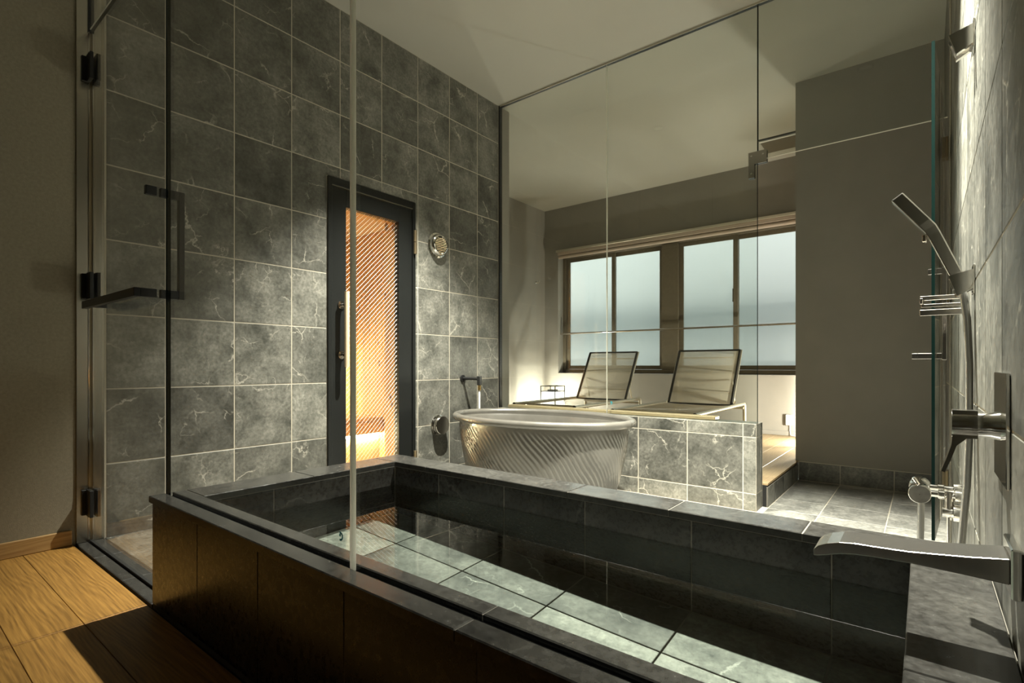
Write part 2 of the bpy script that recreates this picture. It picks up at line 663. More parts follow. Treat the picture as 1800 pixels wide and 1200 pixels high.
def tile_poly(name, parent, pts, Nn, thick, mat):
    c = sum((Vector(p) for p in pts), Vector()) / len(pts)
    o = MB().prism([Vector(p) - c for p in pts], Vector(Nn) * thick).build(name, mat, parent)
    o.location = c
    return o


def grid(e0, e1, start, pitch):
    """joint positions between e0 and e1"""
    k = math.floor((e0 - start) / pitch)
    xs = []
    while start + k * pitch < e1:
        p = start + k * pitch
        if p > e0 + 0.012:
            if p < e1 - 0.012:
                xs.append(p)
        k += 1
    return [e0] + xs + [e1]


S0, PU, Z0, PZ = 1.206, 0.30613, 2.562, 0.32098
T = 0.008
GR = 0.0012        # grout lies this far behind the tile face

# ------------------------------------------------------------------ shell: tiled left wall with the sauna doorway
DY0, DY1, DZ1 = 1.73, 2.401, 1.853
wl = MB()
wl.box(-0.12, -GR, 0.669, DY0, LOW - 0.05, CEIL)
wl.box(-0.12, -GR, DY1, 3.44, LOW - 0.05, CEIL)
wl.box(-0.12, -GR, DY0, DY1, DZ1, CEIL)
wall_left = struct(wl.build('wall_left', 'grout'), 'dark slate tiled wall holding the lit sauna door', 'wall')
cols = grid(0.674, 3.30, S0, PU)
rows = grid(LOW, CEIL, Z0, PZ)
g = 0.0025
for i in range(len(cols) - 1):
    for j in range(len(rows) - 1):
        a0, a1, b0, b1 = cols[i], cols[i + 1], rows[j], rows[j + 1]
        if b0 >= DZ1 or a1 <= DY0 or a0 >= DY1:
            tile_rect('wall_tile', wall_left, (-T, 0, 0), (0, 1, 0), (0, 0, 1), (1, 0, 0), a0, a1, b0, b1, T, 'tile')
            continue
        inside_top = b1 <= DZ1
        left, right = a0 < DY0, a1 > DY1
        if inside_top:
            if left:
                tile_rect('wall_tile', wall_left, (-T, 0, 0), (0, 1, 0), (0, 0, 1), (1, 0, 0), a0, DY0, b0, b1, T, 'tile')
            if right:
                tile_rect('wall_tile', wall_left, (-T, 0, 0), (0, 1, 0), (0, 0, 1), (1, 0, 0), DY1, a1, b0, b1, T, 'tile')
        else:
            if left:
                pts = [(a0 + g, b0 + g), (DY0 - g, b0 + g), (DY0 - g, DZ1 + g), (a1 - g, DZ1 + g), (a1 - g, b1 - g), (a0 + g, b1 - g)]
            elif right:
                pts = [(a0 + g, DZ1 + g), (DY1 + g, DZ1 + g), (DY1 + g, b0 + g), (a1 - g, b0 + g), (a1 - g, b1 - g), (a0 + g, b1 - g)]
            else:
                pts = [(a0 + g, DZ1 + g), (a1 - g, DZ1 + g), (a1 - g, b1 - g), (a0 + g, b1 - g)]
            tile_poly('wall_tile', wall_left, [(-T, a, b) for a, b in pts], (1, 0, 0), T, 'tile')

# wall end (painted pilaster) next to the partition glass and the lounge side of the sauna
pil = struct(BX(-0.119, 0.0, 3.301, 3.44, DECK, CEIL).build('wall_pilaster', 'paint'), 'grey painted end of the tiled wall behind the partition glass', 'wall')
struct(BX(-1.381, -0.1, 3.36, 3.44, DECK - 0.05, CEIL).build('wall_lounge_rear', 'paint'), 'painted lounge wall backing onto the sauna', 'wall')
struct(BX(-1.48, -1.381, 3.36, 6.22, DECK - 0.05, CEIL).build('wall_lounge_left', 'paint'), 'plain grey painted side wall of the lounge behind the lantern', 'wall')

# hall wall on the outside of the glass door
struct(BX(-0.1, 0.0, -2.6, 0.668, -0.05, CEIL).build('wall_hall', 'paint_hall'), 'brown textured hall wall beside the steel door jamb', 'wall')
bb = MB().rbox(0.0005, 0.013, -2.59, 0.560, 0.001, 0.062, 0.002)
struct(bb.build('baseboard_hall', 'oak_y'), 'oak skirting board along the brown hall wall', 'baseboard')
struct(BX(-0.1, RX + 0.1, -2.7, -2.6, -0.05, CEIL).build('wall_behind', 'paint_hall'), 'brown hall wall opposite the glass screen', 'wall')

# ceiling
ceil = struct(BX(-1.5, RX + 0.1, -2.7, 6.3, CEIL, CEIL + 0.08).build('ceiling', 'ceiling'), 'flat grey painted ceiling', 'ceiling')

# right wall with grazing tiles
wr = struct(BX(RX + GR, RX + 0.12, -2.6, 4.6, LOW - 0.05, CEIL).build('wall_right', 'grout'), 'tiled shower wall carrying the taps and hand shower', 'wall')
rcols = grid(0.0, 4.42, S0, PU)
for i in range(len(rcols) - 1):
    for j in range(len(rows) - 1):
        if rows[j + 1] < 0.0 and rcols[i + 1] < 1.5:
            continue
        tile_rect('wall_tile', wr, (RX + T, 0, 0), (0, 1, 0), (0, 0, 1), (-1, 0, 0), rcols[i], rcols[i + 1], rows[j], rows[j + 1], T, 'tile', gap=0.004)
struct(BX(RX - 0.004, RX + GR - 0.0002, -2.6, -0.002, 0, CEIL).build('wall_hall_right', 'paint_hall'), 'brown hall wall on the tap side', 'wall')

# block wall at the end of the shower and the lounge behind it
struct(BX(1.985, RX + 0.1, 4.43, 4.60, 0.02, CEIL).build('wall_block', 'paint'), 'plain taupe wall at the end of the shower floor', 'wall')
bs = struct(BX(2.006, RX, 4.424 + GR, 4.4295, LOW, 0.0195).build('baseboard_block', 'grout'), 'slate tile skirting under the plain taupe wall', 'baseboard')
sk = [2.006, 2.273, 2.588, RX]
for i in range(3):
    tile_rect('skirting_tile', bs, (0, 4.432, 0), (1, 0, 0), (0, 0, 1), (0, -1, 0), sk[i], sk[i + 1], LOW, 0.016, 0.008, 'tile')
struct(BX(RX, RX + 0.1, 4.6, 6.22, 0.0, CEIL).build('wall_lounge_right', 'paint'), 'lounge wall hidden behind the taupe block', 'wall')

# window wall
WX0, WX1, WZ0, WZ1, WY, FY = -1.159, 2.45, 0.63, 2.26, 5.96, 6.13
ww = MB()
ww.box(-1.381, WX0, WY, 6.22, DECK - 0.02, CEIL)
ww.box(WX1, RX, WY, 6.22, DECK - 0.02, CEIL)
ww.box(WX0, WX1, WY, 6.22, DECK - 0.02, WZ0)
ww.box(WX0, WX1, WY, 6.22, WZ1, CEIL)
struct(ww.build('wall_window', 'paint'), 'taupe lounge wall around the frosted windows', 'wall')

# floors ---------------------------------------------------------------
fl = MB()
fl.box(-0.1, RX + 0.1, -2.7, 0.5770, -0.06, -0.012)
floor_hall = struct(fl.build('floor_hall', 'rubber'), 'oak plank floor of the hall', 'floor')
seams = [0.564, 0.411, 0.26, 0.109, -0.042, -0.193, -0.344, -0.495, -0.646, -0.80, -1.1, -1.4, -1.7, -2.0, -2.3, -2.59]
rng = random.Random(3)
for k in range(len(seams) - 1):
    xs = [0.002, 0.871, RX - 0.002] if k in (0, 1) else sorted([0.002, rng.uniform(0.5, 1.2), rng.uniform(1.6, 2.4), RX - 0.002])
    for i in range(len(xs) - 1):
        tile_rect('plank', floor_hall, (0, 0, -0.012), (1, 0, 0), (0, 1, 0), (0, 0, 1), xs[i], xs[i + 1], seams[k + 1], seams[k], 0.012, 'oak', gap=0.0016, ch=0.0008)
# threshold under the glass door
th = struct(BX(0.0, 0.8815, 0.574, 1.0, LOW - 0.05, -GR).build('floor_threshold', 'rubber'), 'slate threshold under the glass entrance door', 'floor')
tj = [0.002, 0.26, 0.596, 0.874]
for i in range(3):
    tile_rect('threshold_tile', th, (0, 0, -0.012), (1, 0, 0), (0, 1, 0), (0, 0, 1), tj[i], tj[i + 1], 0.573, 0.614, 0.012, 'granite', gap=0.003)
    tile_rect('threshold_tile', th, (0, 0, -0.012), (1, 0, 0), (0, 1, 0), (0, 0, 1), tj[i], tj[i + 1], 0.630, 0.672, 0.012, 'granite', gap=0.003)
tile_rect('threshold_tile', th, (0, 0, -0.012), (1, 0, 0), (0, 1, 0), (0, 0, 1), 0.002, 0.60, 0.672, 1.0, 0.012, 'tile', gap=0.003)
tile_rect('threshold_tile', th, (0, 0, -0.012), (1, 0, 0), (0, 1, 0), (0, 0, 1), 0.60, 0.874, 0.672, 1.0, 0.012, 'tile', gap=0.003)
# wet floor
wf = MB()
wf.box(0.0, 0.8815, 1.0, 1.536, LOW - 0.06, LOW - GR)
wf.box(0.0, RX + T, 1.535, 3.302, LOW - 0.06, LOW - GR)
wf.box(1.98, RX + T, 3.30, 4.45, LOW - 0.06, LOW - GR)
floor = struct(wf.build('floor', 'grout'), 'slate tiled shower floor', 'floor')
fy = grid(1.0, 4.43, 4.05, 0.305)
for j in range(len(fy) - 1):
    ym = (fy[j] + fy[j + 1]) / 2
    x0 = 0.004 if ym < 3.28 else 2.006
    fx = grid(x0, RX if ym > 1.6 else 0.874, 2.273, 0.315)
    for i in range(len(fx) - 1):
        y0, y1 = fy[j], fy[j + 1]
        if x0 < 1:
            y1 = min(y1, 3.30)
        if fx[0] < 1 and y0 < 1.536 < y1:
            y0 = 1.536
        tile_rect('floor_tile', floor, (0, 0, LOW - 0.01), (1, 0, 0), (0, 1, 0), (0, 0, 1), fx[i], fx[i + 1], y0, y1, 0.01, 'floor_tile', gap=0.0045)
# lounge deck
dk = MB().box(-1.381, 1.996, 3.45, 5.96, LOW, DECK - 0.012).box(1.996, RX, 4.60, 5.96, LOW, DECK - 0.012)
deck = struct(dk.build('floor_lounge', 'rubber'), 'pale oak plank floor of the raised lounge', 'floor')
px = [2.004 - 0.15 * k for k in range(0, 23)]
for k in range(len(px) - 1):
    ys = [3.452, rng.uniform(3.9, 4.7), rng.uniform(5.0, 5.7), 5.958] if k else [3.452, 4.44, 5.958]
    for i in range(len(ys) - 1):
        x1 = px[k]
        if k == 0 and ys[i] > 4.43:
            x1 = 1.98
        tile_rect('plank', deck, (0, 0, DECK - 0.012), (1, 0, 0), (0, 1, 0), (0, 0, 1), max(px[k + 1], -1.38), x1, ys[i], ys[i + 1], 0.012, 'oak_deck', gap=0.0018, ch=0.0008)
tile_rect('plank', deck, (0, 0, DECK - 0.012), (1, 0, 0), (0, 1, 0), (0, 0, 1), 1.98, RX, 4.61, 5.958, 0.012, 'oak_deck', gap=0.0018, ch=0.0008)
# riser of the deck
ri = struct(BX(1.970, 2.0045 - GR, 3.452, 4.43, LOW, -0.002).build('trim_1', 'grout_dark'), 'slate step riser below the oak deck', 'trim')
ry = [3.452, 3.62, 3.93, 4.24, 4.43]
for i in range(len(ry) - 1):
    tile_rect('riser_tile', ri, (1.9975, 0, 0), (0, 1, 0), (0, 0, 1), (1, 0, 0), ry[i], ry[i + 1], LOW, -0.003, 0.007, 'tile', gap=0.003)

# low wall under the partition glass
LX = 1.975
lw = struct(BX(0.0, LX - GR, 3.30 + GR, 3.4515, LOW, 0.393 - GR).build('wall_low', 'grout'), 'low slate tiled wall carrying the partition glass', 'wall')
lx = [0.003, 0.24, 0.56, 0.90, 1.231, 1.565, 1.90, LX]
lz = [LOW, -0.02, 0.314, 0.393]
for i in range(len(lx) - 1):
    for j in range(3):
        tile_rect('wall_tile', lw, (0, 3.308, 0), (1, 0, 0), (0, 0, 1), (0, -1, 0), lx[i], lx[i + 1], lz[j], lz[j + 1], 0.008, 'tile', gap=0.005)
    tile_rect('wall_tile', lw, (0, 0, 0.385), (1, 0, 0), (0, 1, 0), (0, 0, 1), lx[i], lx[i + 1], 3.30, 3.445, 0.008, 'tile', gap=0.004)
for j in range(3):
    for y0, y1 in ((3.30, 3.40), (3.40, 3.445)):
        tile_rect('wall_tile', lw, (LX - 0.008, 0, 0), (0, 1, 0), (0, 0, 1), (1, 0, 0), y0, y1, lz[j], lz[j + 1], 0.008, 'tile', gap=0.004)

# ------------------------------------------------------------------ steel jamb, channels and glass screens
jb = empty('door_jamb', (0, 0.622, 0), 'brushed steel jamb of the glass door against the hall wall', 'jamb')
part(MB().rbox(0.0, 0.006, 0.5745, 0.6135, 0.001, CEIL - 0.002, 0.001), 'jamb_plate', 'steel', jb)
part(MB().rbox(0.0, 0.006, 0.6305, 0.6685, 0.001, CEIL - 0.002, 0.001), 'jamb_plate', 'steel', jb)
part(BX(0.0, 0.003, 0.6135, 0.6305, 0.001, 2.13), 'jamb_groove', 'bronze', jb)
part(BX(0.003, 0.010, 0.6135, 0.6165, 0.001, 2.13), 'jamb_bead', 'chrome', jb)
part(BX(0.003, 0.010, 0.6275, 0.6305, 0.001, 2.13), 'jamb_bead', 'chrome', jb)
part(BX(0.0, 0.012, 0.612, 0.632, 2.131, CEIL - 0.001), 'jamb_channel', 'black', jb)


def glass_panel(name, x0, x1, y0, y1, z0, z1, label, edges=''):
    r = empty(name, ((x0 + x1) / 2, (y0 + y1) / 2, z0), label, 'glass panel')
    e = 0.002
    part(BX(x0 + (e if 'l' in edges else 0), x1 - (e if 'r' in edges else 0), y0, y1, z0 + (e if 'b' in edges else 0), z1 - (e if 't' in edges else 0)), 'pane', 'glass', r)
    if 'l' in edges:
        part(BX(x0, x0 + e, y0, y1, z0, z1), 'polished_edge', 'edge', r)
    if 'r' in edges:
        part(BX(x1 - e, x1, y0, y1, z0, z1), 'polished_edge', 'edge', r)
    if 'b' in edges:
        part(BX(x0 + e, x1 - e, y0, y1, z0, z0 + e), 'polished_edge', 'edge_pale', r)
    if 't' in edges:
        part(BX(x0 + e, x1 - e, y0, y1, z1 - e, z1), 'polished_edge', 'edge', r)
    return r


GY0, GY1 = 0.617, 0.627
TRIM = 2.135
glass_panel('fixed_glass', 0.8745, 1.8500, GY0, GY1, 0.324, CEIL - 0.001, 'fixed clear glass standing on the tub rim next to the entrance door', 'l')
glass_panel('fixed_glass', 1.8560, RX - 0.001, GY0, GY1, 0.324, CEIL - 0.001, 'fixed clear glass standing on the tub rim next to the bath spout')
js = tag(MB().rbox(1.8502, 1.8558, GY0 - 0.001, GY1 + 0.001, 0.324, CEIL - 0.002, 0.001).build('glass_joint', 'edge_pale'), 'pale upright joint between the two glass sheets on the tub rim', 'glass joint')
glass_panel('transom_glass', 0.0125, 0.872, GY0, GY1, 2.140, CEIL - 0.001, 'clear glass transom above the entrance door', 'b')
# the entrance door
d1 = empty('door_1', (0.012, 0.622, 0.008), 'frameless clear glass entrance door with black hinges and handle', 'door', kind='structure')
part(BX(0.0125, 0.8655, GY0, GY1, 0.008, 2.130), 'pane', 'glass', d1)
part(BX(0.8655, 0.8675, GY0, GY1, 0.008, 2.130), 'polished_edge', 'edge', d1)
part(BX(0.0125, 0.8655, GY0, GY1, 2.130, 2.132), 'polished_edge', 'black', d1)
for z in (1.97, 1.066, 0.167):
    h = part(MB().rbox(0.0065, 0.016, 0.590, 0.6125, z - 0.052, z + 0.052, 0.001).rbox(0.0065, 0.016, 0.6315, 0.652, z - 0.052, z + 0.052, 0.001), 'hinge', 'black', d1)
    part(MB().rbox(0.018, 0.072, 0.604, 0.6165, z - 0.055, z + 0.055, 0.001).rbox(0.018, 0.072, 0.6275, 0.640, z - 0.055, z + 0.055, 0.001), 'hinge_clamp', 'black', h)
hd = part(MB().rbox(0.185, 0.79, 0.553, 0.571, 0.957, 0.985, 0.001), 'towel_bar', 'black', d1)
part(MB().rbox(0.772, 0.79, 0.571, 0.6165, 0.957, 0.985, 0.001).rbox(0.772, 0.79, 0.6275, 0.680, 0.957, 0.985, 0.001), 'standoff', 'black', hd)
part(MB().rbox(0.235, 0.253, 0.571, 0.6165, 0.960, 0.982, 0.001), 'standoff', 'black', hd)
pu = part(MB().rbox(0.772, 0.79, 0.6805, 0.698, 0.957, 1.318, 0.001), 'pull_bar', 'black', d1)
part(MB().rbox(0.772, 0.79, 0.6275, 0.6805, 1.290, 1.318, 0.001), 'standoff', 'black', pu)
part(MB().rbox(0.772, 0.79, 0.585, 0.6165, 1.290, 1.318, 0.001), 'end_cap', 'black', pu)
part(MB().rbox(0.0125, 0.8655, 0.6165, 0.6275, 0.0005, 0.008, 0.0005), 'bottom_seal', 'rubber', d1)

# rear partition ---------------------------------------------------------
PY0, PY1 = 3.312, 3.322
glass_panel('partition_glass', 0.013, 0.9845, PY0, PY1, 0.3945, CEIL - 0.014, 'clear partition glass on the low wall beside the tiled wall')
glass_panel('partition_glass', 0.9885, 1.978, PY0, PY1, 0.3945, CEIL - 0.014, 'clear partition glass on the low wall beside the shower opening', 'r')
tag(MB().box(0.9847, 0.9883, PY0 - 0.001, PY1 + 0.001, 0.3945, CEIL - 0.014).build('glass_joint', 'edge_pale'), 'thin upright joint between the two glass sheets on the low wall', 'glass joint')
glass_panel('transom_glass', 1.9795, RX - 0.012, PY0, PY1, 1.948, CEIL - 0.014, 'clear glass transom above the shower opening', 'lb')
tr = empty('ceiling_track', (1.4, 3.317, CEIL - 0.015), 'slim aluminium track on the ceiling above the partition glass', 'track')
part(BX(0.013, RX - 0.001, 3.304, 3.330, CEIL - 0.0115, CEIL - 0.0005), 'profile', 'black', tr)
part(BX(0.013, RX - 0.001, 3.300, 3.3035, CEIL - 0.014, CEIL - 0.0005), 'lip', 'steel', tr)
tag(MB().box(0.0005, 0.0125, 3.301, 3.333, 0.395, CEIL - 0.001).build('wall_channel', 'black'), 'dark upright channel holding the partition glass to the tiled wall', 'channel')
pf = empty('patch_fitting', (1.98, 3.312, 1.85), 'L-shaped steel patch fitting joining the partition glass and transom', 'fitting')
lp = [(1.930, 1.845), (1.963, 1.845), (1.963, 1.925), (2.030, 1.925), (2.030, 1.998), (1.930, 1.998)]
for y, d in ((PY0 - 0.0095, 0.009), (PY1 + 0.0005, 0.009)):
    part(MB().prism([(a, y, b) for a, b in lp][::-1], (0, d, 0)), 'plate', 'satin', pf)
for a, b in ((1.946, 1.975), (2.010, 1.975), (1.946, 1.872)):
    part(MB().lathe((a, PY0 - 0.0105, b), (0, 1, 0), [(0.0001, 0), (0.0055, 0), (0.0055, 0.001)], 14), 'screw', 'chrome', pf)
# steel post at the right wall
po = empty('shower_jamb', (RX - 0.006, 3.317, LOW), 'upright steel jamb on the shower wall for the open glass door', 'jamb')
part(MB().rbox(RX - 0.006, RX - 0.0005, 3.270, 3.309, LOW + 0.001, CEIL - 0.015, 0.001), 'jamb_plate', 'steel', po)
part(MB().rbox(RX - 0.006, RX - 0.0005, 3.326, 3.365, LOW + 0.001, CEIL - 0.015, 0.001), 'jamb_plate', 'steel', po)
part(BX(RX - 0.003, RX - 0.0005, 3.309, 3.326, LOW + 0.001, 1.94), 'jamb_groove', 'bronze', po)

# open shower door, swung back along the right wall
hx, hy, ex, ey = 2.826, 3.296, 2.776, 2.508
ang = math.atan2(ey - hy, ex - hx)
d3 = empty('door_3', (hx, hy, 0.082), 'frameless clear glass shower door standing open along the tap wall', 'door', kind='structure')
d3.rotation_euler = (0, 0, ang)
LEN = math.hypot(ex - hx, ey - hy)


def dpart(mb, name, mat, parent=None):
    return mb.build(name, mat, parent or d3)


dpart(BX(0.0, LEN - 0.004, -0.005, 0.005, 0.0, 1.868), 'pane', 'glass')
dpart(BX(LEN - 0.004, LEN, -0.005, 0.005, 0.0, 1.868), 'polished_edge', 'edge')
for z in (0.10, 0.95, 1.70):
    h = dpart(MB().rbox(-0.008, 0.05, -0.017, -0.0055, z - 0.05, z + 0.05, 0.001).rbox(-0.008, 0.05, 0.0055, 0.017, z - 0.05, z + 0.05, 0.001), 'hinge', 'bronze')
q = LEN - 0.085
hb = dpart(MB().rbox(q - 0.55, q + 0.009, -0.070, -0.052, 0.680, 0.702, 0.001), 'towel_bar', 'satin')
dpart(MB().rbox(q - 0.009, q + 0.009, -0.052, -0.0055, 0.680, 0.702, 0.001), 'standoff', 'satin', hb)
vb = dpart(MB().rbox(q - 0.009, q + 0.009, 0.022, 0.036, 0.676, 1.03, 0.001), 'pull_bar', 'satin')
dpart(MB().rbox(q - 0.009, q + 0.009, 0.0055, 0.022, 0.680, 0.702, 0.001), 'standoff', 'satin', vb)
dpart(MB().rbox(q - 0.009, q + 0.009, 0.0055, 0.022, 1.005, 1.027, 0.001), 'standoff', 'satin', vb)
dpart(MB().rbox(q - 0.009, q + 0.009, -0.020, -0.0055, 1.005, 1.027, 0.001), 'end_cap', 'satin', vb)

# ------------------------------------------------------------------ built-in soaking tub
RIM = 0.335
RT = 0.019
TX0, TX1, TY0, TY1 = 1.013, 2.727, 0.67, 1.409
TFZ = -0.165
WATER = 0.24
tub = empty('soaking_tub', (1.85, 1.05, TFZ - 0.05), 'large built-in soaking tub clad in black stone with still water', 'bathtub')
core = MB()
cb, cz = TFZ - 0.05, RIM - GR - 0.001
ox0, oy0, oy1 = 0.881 + GR, 0.5765, 1.536 - GR
core.box(ox0, TX0 - GR, oy0, oy1, cb, RIM - RT)
core.box(TX1 + GR, RX - 0.002, oy0, oy1, cb, RIM - RT)
core.box(TX0 - GR, TX1 + GR, oy0, TY0 - GR, cb, RIM - RT)
core.box(TX0 - GR, TX1 + GR, TY1 + GR, oy1, cb, RIM - RT)
core.box(TX0 - GR, TX1 + GR, TY0 - GR, TY1 + GR, cb, TFZ - GR)
core.box(0.879, TX0 - 0.003, 0.671, 1.533, RIM - RT, cz)
core.box(TX1 + 0.003, RX - 0.003, 0.671, 1.533, RIM - RT, cz)
core.box(0.879, RX - 0.003, TY1 + 0.003, 1.533, RIM - RT, cz)
core.box(0.879, RX - 0.003, 0.569, 0.612, RIM - RT, cz)
core.box(0.879, RX - 0.003, 0.632, 0.669, RIM - RT, cz)
part(core, 'tub_core', 'grout_dark', tub)
fj = [0.881, 1.218, 1.555, 1.892, 2.229, 2.566, RX - 0.002]
for i in range(len(fj) - 1):
    tile_rect('cladding_tile', tub, (0, 0.583, 0), (1, 0, 0), (0, 0, 1), (0, -1, 0), fj[i], fj[i + 1], LOW + 0.1265, RIM - RT, 0.008, 'tub_tile', gap=0.002)
    tile_rect('cladding_tile', tub, (0, 1.528, 0), (1, 0, 0), (0, 0, 1), (0, 1, 0), fj[i], fj[i + 1], LOW + 0.002, RIM - RT, 0.008, 'tub_tile', gap=0.002)
for y0, y1 in ((0.583, 0.892), (0.892, 1.2), (1.2, 1.528)):
    tile_rect('cladding_tile', tub, (0.889, 0, 0), (0, 1, 0), (0, 0, 1), (-1, 0, 0), y0, y1, LOW + 0.1265, RIM - RT, 0.008, 'tub_tile', gap=0.002)
# rim slabs: front in two strips with the glass channel between them
jx = [0.876, 2.19, RX - 0.003]
for i in range(2):
    for y0, y1 in ((0.566, 0.613), (0.631, 0.671)):
        x0 = jx[i]
        tile_rect('rim_slab', tub, (0, 0, RIM - RT), (1, 0, 0), (0, 1, 0), (0, 0, 1), x0, jx[i + 1], y0, y1, RT, 'granite', gap=0.002, ch=0.002)
part(BX(0.876, RX - 0.003, 0.6135, 0.6305, RIM - RT, 0.323), 'glass_channel', 'rubber', tub)
bx_ = [0.876, 1.197, 1.52, 1.86, 2.19, 2.52, RX - 0.003]
for i in range(len(bx_) - 1):
    tile_rect('rim_slab', tub, (0, 0, RIM - RT), (1, 0, 0), (0, 1, 0), (0, 0, 1), bx_[i], bx_[i + 1], TY1, 1.536, RT, 'granite', gap=0.003, ch=0.002)
for y0, y1 in ((0.671, 1.04), (1.04, TY1)):
    tile_rect('rim_slab', tub, (0, 0, RIM - RT), (1, 0, 0), (0, 1, 0), (0, 0, 1), 0.876, TX0, y0, y1, RT, 'granite', gap=0.002, ch=0.002)
for y0, y1 in ((0.671, 0.862), (0.862, TY1)):
    tile_rect('rim_slab', tub, (0, 0, RIM - RT), (1, 0, 0), (0, 1, 0), (0, 0, 1), TX1, RX - 0.003, y0, y1, RT, 'granite', gap=0.002, ch=0.002)
# inner walls
ij = [TX0, 1.274, 1.60, 1.924, 2.255, 2.581, TX1]
for i in range(len(ij) - 1):
    tile_rect('inner_tile', tub, (0, TY1 + 0.008, 0), (1, 0, 0), (0, 0, 1), (0, -1, 0), ij[i], ij[i + 1], TFZ, RIM - RT, 0.008, 'tub_tile', gap=0.003)
    tile_rect('inner_tile', tub, (0, TY0 - 0.008, 0), (1, 0, 0), (0, 0, 1), (0, 1, 0), ij[i], ij[i + 1], TFZ, RIM - RT, 0.008, 'tub_tile', gap=0.003)
for y0, y1 in ((TY0, 0.892), (0.892, 1.2), (1.2, TY1)):
    tile_rect('inner_tile', tub, (TX0 - 0.008, 0, 0), (0, 1, 0), (0, 0, 1), (1, 0, 0), y0, y1, TFZ, RIM - RT, 0.008, 'tub_tile', gap=0.003)
    tile_rect('inner_tile', tub, (TX1 + 0.008, 0, 0), (0, 1, 0), (0, 0, 1), (-1, 0, 0), y0, y1, TFZ, RIM - RT, 0.008, 'tub_tile', gap=0.003)
for i in range(len(ij) - 1):
    for y0, y1 in ((TY0, 0.885), (0.885, 1.20), (1.20, TY1)):
        t = tile_rect('bottom_tile', tub, (0, 0, TFZ - 0.01), (1, 0, 0), (0, 1, 0), (0, 0, 1), ij[i], ij[i + 1], y0, y1, 0.01, 'tub_floor', gap=0.004)
        t.cycles.is_caustics_receiver = True
wm = MB().add([(TX0 + 0.0015, TY0 + 0.0015, WATER), (TX1 - 0.0015, TY0 + 0.0015, WATER), (TX1 - 0.0015, TY1 - 0.0015, WATER), (TX0 + 0.0015, TY1 - 0.0015, WATER)], [(0, 1, 2, 3)], True)
water = tag(wm.build('bath_water', 'water'), 'clear still water in the black stone soaking tub', 'water', kind='stuff')
water.cycles.is_caustics_caster = True

# ------------------------------------------------------------------ oval freestanding bath
OC = Vector((0.82, 2.713, LOW))
ob = empty('oval_bath', OC, 'oval freestanding bath of dark glazed ceramic with swirling ridges', 'bathtub')


def oval(a, b, z, th):
    return (a * math.cos(th), b * math.sin(th), z)


A0, B0, RZ = 0.621, 0.393, 0.404 - LOW
segs, rws = 560, 70
vs, fs = [], []
rr = random.Random(5)
ph = [rr.uniform(0, 6.28) for _ in range(6)]
for j in range(rws + 1):
    t = j / rws
    z = 0.0 + t * (RZ - 0.004)
    s = 0.80 + 0.20 * (1 - (1 - t) ** 1.7)
    if t < 0.05:
        s -= 0.03 * (1 - t / 0.05) ** 2
    a, b = (A0 - 0.022) * s, (B0 - 0.022) * s
    for k in range(segs):
        th = 2 * math.pi * k / segs
        # slanted ridges with a slow wobble
        w1 = 0.55 * math.sin(3 * th + 5.1 * t + ph[0]) + 0.45 * math.sin(7 * th - 8.0 * t + ph[1]) + 0.3 * math.sin(13 * th + 11 * t + ph[2])
        u = 100 * th + 66.0 * t + 10.0 * t * t + 2.8 * w1
        rid = math.sin(u)
        rid = (0.5 + 0.5 * rid) ** 1.6
        amp = 0.0066 * min(1, t / 0.08) * min(1, max(0.0, (0.93 - t) / 0.08)) * (0.75 + 0.25 * math.sin(5 * th + 9 * t + ph[3]))
        d = (rid - 0.5) * amp
        x, y = a * math.cos(th), b * math.sin(th)
        nx, ny = math.cos(th) / a, math.sin(th) / b
        ln = math.hypot(nx, ny)
        vs.append((x + nx / ln * d, y + ny / ln * d, z))
for j in range(rws):
    for k in range(segs):
        k2 = (k + 1) % segs
        fs.append((j * segs + k, j * segs + k2, (j + 1) * segs + k2, (j + 1) * segs + k))
bc = len(vs)
vs.append((0, 0, 0))
for k in range(segs):
    fs.append((bc, (k + 1) % segs, k))
MB().add(vs, fs, True).build('bath_shell', 'ceramic', ob)
# inner bowl
sg, vs, fs = 96, [], []
prof = [(1.0, RZ), (0.955, RZ - 0.03), (0.93, RZ - 0.15), (0.88, RZ - 0.30), (0.76, RZ - 0.40), (0.5, RZ - 0.44), (0.02, RZ - 0.445)]
for s, z in prof:
    for k in range(sg):
        th = 2 * math.pi * k / sg
        vs.append(((A0 - 0.01) * s * math.cos(th), (B0 - 0.01) * s * math.sin(th), z))
for j in range(len(prof) - 1):
    for k in range(sg):
        k2 = (k + 1) % sg
        fs.append((j * sg + k, (j + 1) * sg + k, (j + 1) * sg + k2, j * sg + k2))
MB().add(vs, fs, True).build('inner_bowl', 'ceramic', ob)
ring = [(A0 * math.cos(2 * math.pi * k / 96), B0 * math.sin(2 * math.pi * k / 96), RZ) for k in range(97)]
MB().tube(ring, 0.0225, 16, caps=False).build('rolled_rim', 'ceramic', ob)

